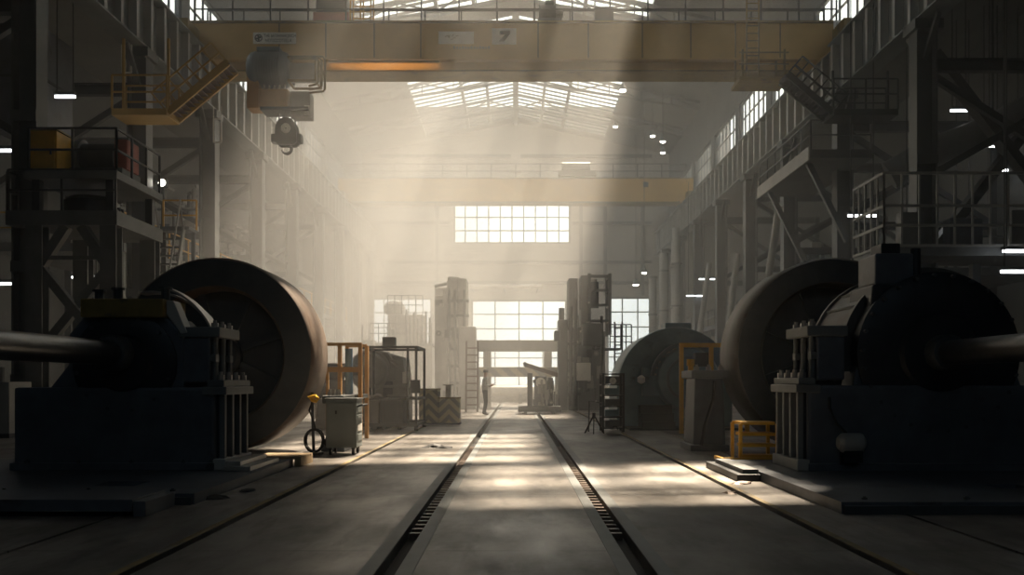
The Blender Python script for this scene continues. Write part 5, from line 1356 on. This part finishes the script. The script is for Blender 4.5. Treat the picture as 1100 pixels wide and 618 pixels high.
L = [(12, 305, 32, 'beside the leg of the deck tower at the outer wall'), (92, 298, 34.3, 'seen through the cross brace of the deck tower'), (70, 104, 28.6, 'high under the near platform-side runway'), (4, 162, 28, 'at the edge by the lower railing of the deck tower'),
     (1030, 119, 34.6, 'high behind the heavy X bracing'), (1064, 157, 35, 'between the arms of the heavy X bracing'), (1086, 157, 35, 'outer one between the arms of the X bracing'), (1074, 183, 36, 'just below the middle of the X bracing'), (1096, 270, 27, 'under the end of the caged gallery'), (1094, 292, 26.5, 'low under the end of the caged gallery'), (986, 238, 33, 'glowing behind the bars of the caged gallery'), (1034, 236, 36.4, 'behind the far bars of the caged gallery'), (762, 300, 63, 'low in the hazy window-side aisle'), (748, 318, 66, 'lowest in the hazy window-side aisle'), (926, 232, 33.2, 'at the corner behind the caged gallery'), (1070, 141, 34, 'topmost behind the X bracing')]
for p, q, d, lab in L: tube_lamp(p, q, d, 'bright tube lamp '+lab, (.62 if p > 1000 and d > 30 or p == 70 else 1.0) if d < 50 else 1.4)
o = thing('flood_lamp', 'small bright flood lamp on a post by the landing of the steep stair', 'lamp', (PX(175, 33), 33, 0))
z = PZ(197, 33)
MB().tube((0, 0, 0), (0, 0, z-.15), .06, 8).build('post', 'steel_grey', o)
MB().box(-.16, .16, -.1, .1, z-.15, z+.15).build('head', 'steel_dark', o, .02)
MB().lathe([(.01, -.13), (.11, -.13), (.13, -.1), (.01, -.1)], 0, z, 18).build('lens', 'lamp', o, smooth=True)
# ================================================================ the worker by the left track
D = 36.0
pp = thing('person', 'person in grey shirt, dark trousers and hard hat holding a tablet on the tracks', 'person', (PX(521, D), D, 0))
J = {  # facing +x, slightly turned away
 'pel': (0, 0, .95, .15), 'spine': (-.01, 0, 1.12, .145), 'chest': (-.01, 0, 1.30, .165), 'neck0': (.0, 0, 1.46, .075), 'neck': (.015, 0, 1.52, .055), 'head': (.03, 0, 1.60, .085), 'crown': (.03, 0, 1.68, .075),
 'hipL': (0, .10, .90, .10), 'kneeL': (.05, .12, .50, .068), 'ankL': (-.03, .13, .09, .048), 'heelL': (-.05, .13, .05, .04), 'toeL': (.15, .15, .035, .035),
 'hipR': (0, -.10, .90, .10), 'kneeR': (.03, -.13, .50, .068), 'ankR': (-.06, -.15, .09, .048), 'heelR': (-.08, -.15, .05, .04), 'toeR': (.12, -.18, .035, .035),
 'shL': (-.01, .18, 1.41, .072), 'elL': (.0, .24, 1.13, .05), 'wrL': (.23, .16, 1.14, .033), 'paL': (.29, .14, 1.16, .034),
 'shR': (-.01, -.18, 1.41, .072), 'elR': (-.02, -.24, 1.13, .05), 'wrR': (.22, -.16, 1.17, .033), 'paR': (.28, -.13, 1.19, .034)}
E = [('pel', 'spine'), ('spine', 'chest'), ('chest', 'neck0'), ('neck0', 'neck'), ('neck', 'head'), ('head', 'crown'),
     ('pel', 'hipL'), ('hipL', 'kneeL'), ('kneeL', 'ankL'), ('ankL', 'heelL'), ('ankL', 'toeL'), ('pel', 'hipR'), ('hipR', 'kneeR'), ('kneeR', 'ankR'), ('ankR', 'heelR'), ('ankR', 'toeR'),
     ('chest', 'shL'), ('shL', 'elL'), ('elL', 'wrL'), ('wrL', 'paL'), ('chest', 'shR'), ('shR', 'elR'), ('elR', 'wrR'), ('wrR', 'paR')]
for s, n_ in ((1, 'L'), (-1, 'R')):
    w = J['pa'+n_]
    for k in range(4):
        a = (w[0]+.045, w[1]+(.03-.02*k)*1.0, w[2]+.012); b = (w[0]+.085-.006*abs(k-1), w[1]+(.032-.021*k), w[2]+.004); 
        J['f%d%sa' % (k, n_)] = (*a, .0085); J['f%d%sb' % (k, n_)] = (*b, .0075)
        E += [('pa'+n_, 'f%d%sa' % (k, n_)), ('f%d%sa' % (k, n_), 'f%d%sb' % (k, n_))]
    J['th'+n_] = (w[0]+.02, w[1]-s*.045, w[2]+.03, .009); E.append(('pa'+n_, 'th'+n_))
names = list(J); idx = {k: i for i, k in enumerate(names)}
me = bpy.data.meshes.new('body'); me.from_pydata([J[k][:3] for k in names], [(idx[a], idx[b]) for a, b in E], []); me.update()
bo = bpy.data.objects.new('body', me); C.objects.link(bo)
sk = bo.modifiers.new('skin', 'SKIN'); sk.use_smooth_shade = True
sd_ = me.skin_vertices[0].data
for i, k in enumerate(names): sd_[i].radius = (J[k][3], J[k][3]); sd_[i].use_root = (k == 'pel')
ss = bo.modifiers.new('sub', 'SUBSURF'); ss.levels = 2; ss.render_levels = 2
bpy.context.view_layer.update()
m2 = bpy.data.meshes.new_from_object(bo.evaluated_get(bpy.context.evaluated_depsgraph_get()))
bpy.data.objects.remove(bo)
m2.materials.clear()
for k in ('skin', 'shirt', 'trousers', 'rubber'): m2.materials.append(M[k])
for p in m2.polygons:
    c = p.center; p.use_smooth = True
    if c.z < .10: p.material_index = 3
    elif c.z < .97: p.material_index = 2
    elif c.z < 1.475 and c.x < .20: p.material_index = 1
    else: p.material_index = 0
bo = bpy.data.objects.new('body', m2); C.objects.link(bo); bo.parent = pp
hh = MB().vlathe([(.128, 1.655), (.130, 1.67), (.112, 1.675), (.108, 1.72), (.08, 1.765), (.03, 1.785)], .03, 0, 22); hh.box(.10, .20, -.07, .07, 1.655, 1.668)
hh.build('hard_hat', 'cap', pp, smooth=True)
MB().box(.108, .125, -.012, .012, 1.585, 1.61, .003).build('nose', 'skin', pp)
for s in (-1, 1):
    MB().vlathe([(.003, 1.63), (.008, 1.637), (.003, 1.644)], .112, s*.03, 8).build('eye', 'ink', pp)
    MB().path([(.02, s*.085, 1.575), (.015, s*.095, 1.60), (.022, s*.088, 1.625)], .012, 6).build('ear', 'skin', pp, smooth=True)
MB().box(.108, .114, -.022, .022, 1.553, 1.560).build('mouth', 'red', pp)
tb = thing('tablet', 'small pale tablet held in both hands by the standing person', 'tablet', (PX(521, D)+.33, D, 1.215))
tb.rotation_euler = (0, math.radians(-35), 0)
MB().box(-.09, .10, -.13, .13, -.006, .006).build('case', 'rubber', tb, .003); MB().box(-.08, .09, -.12, .12, .006, .008).build('screen', 'white', tb)
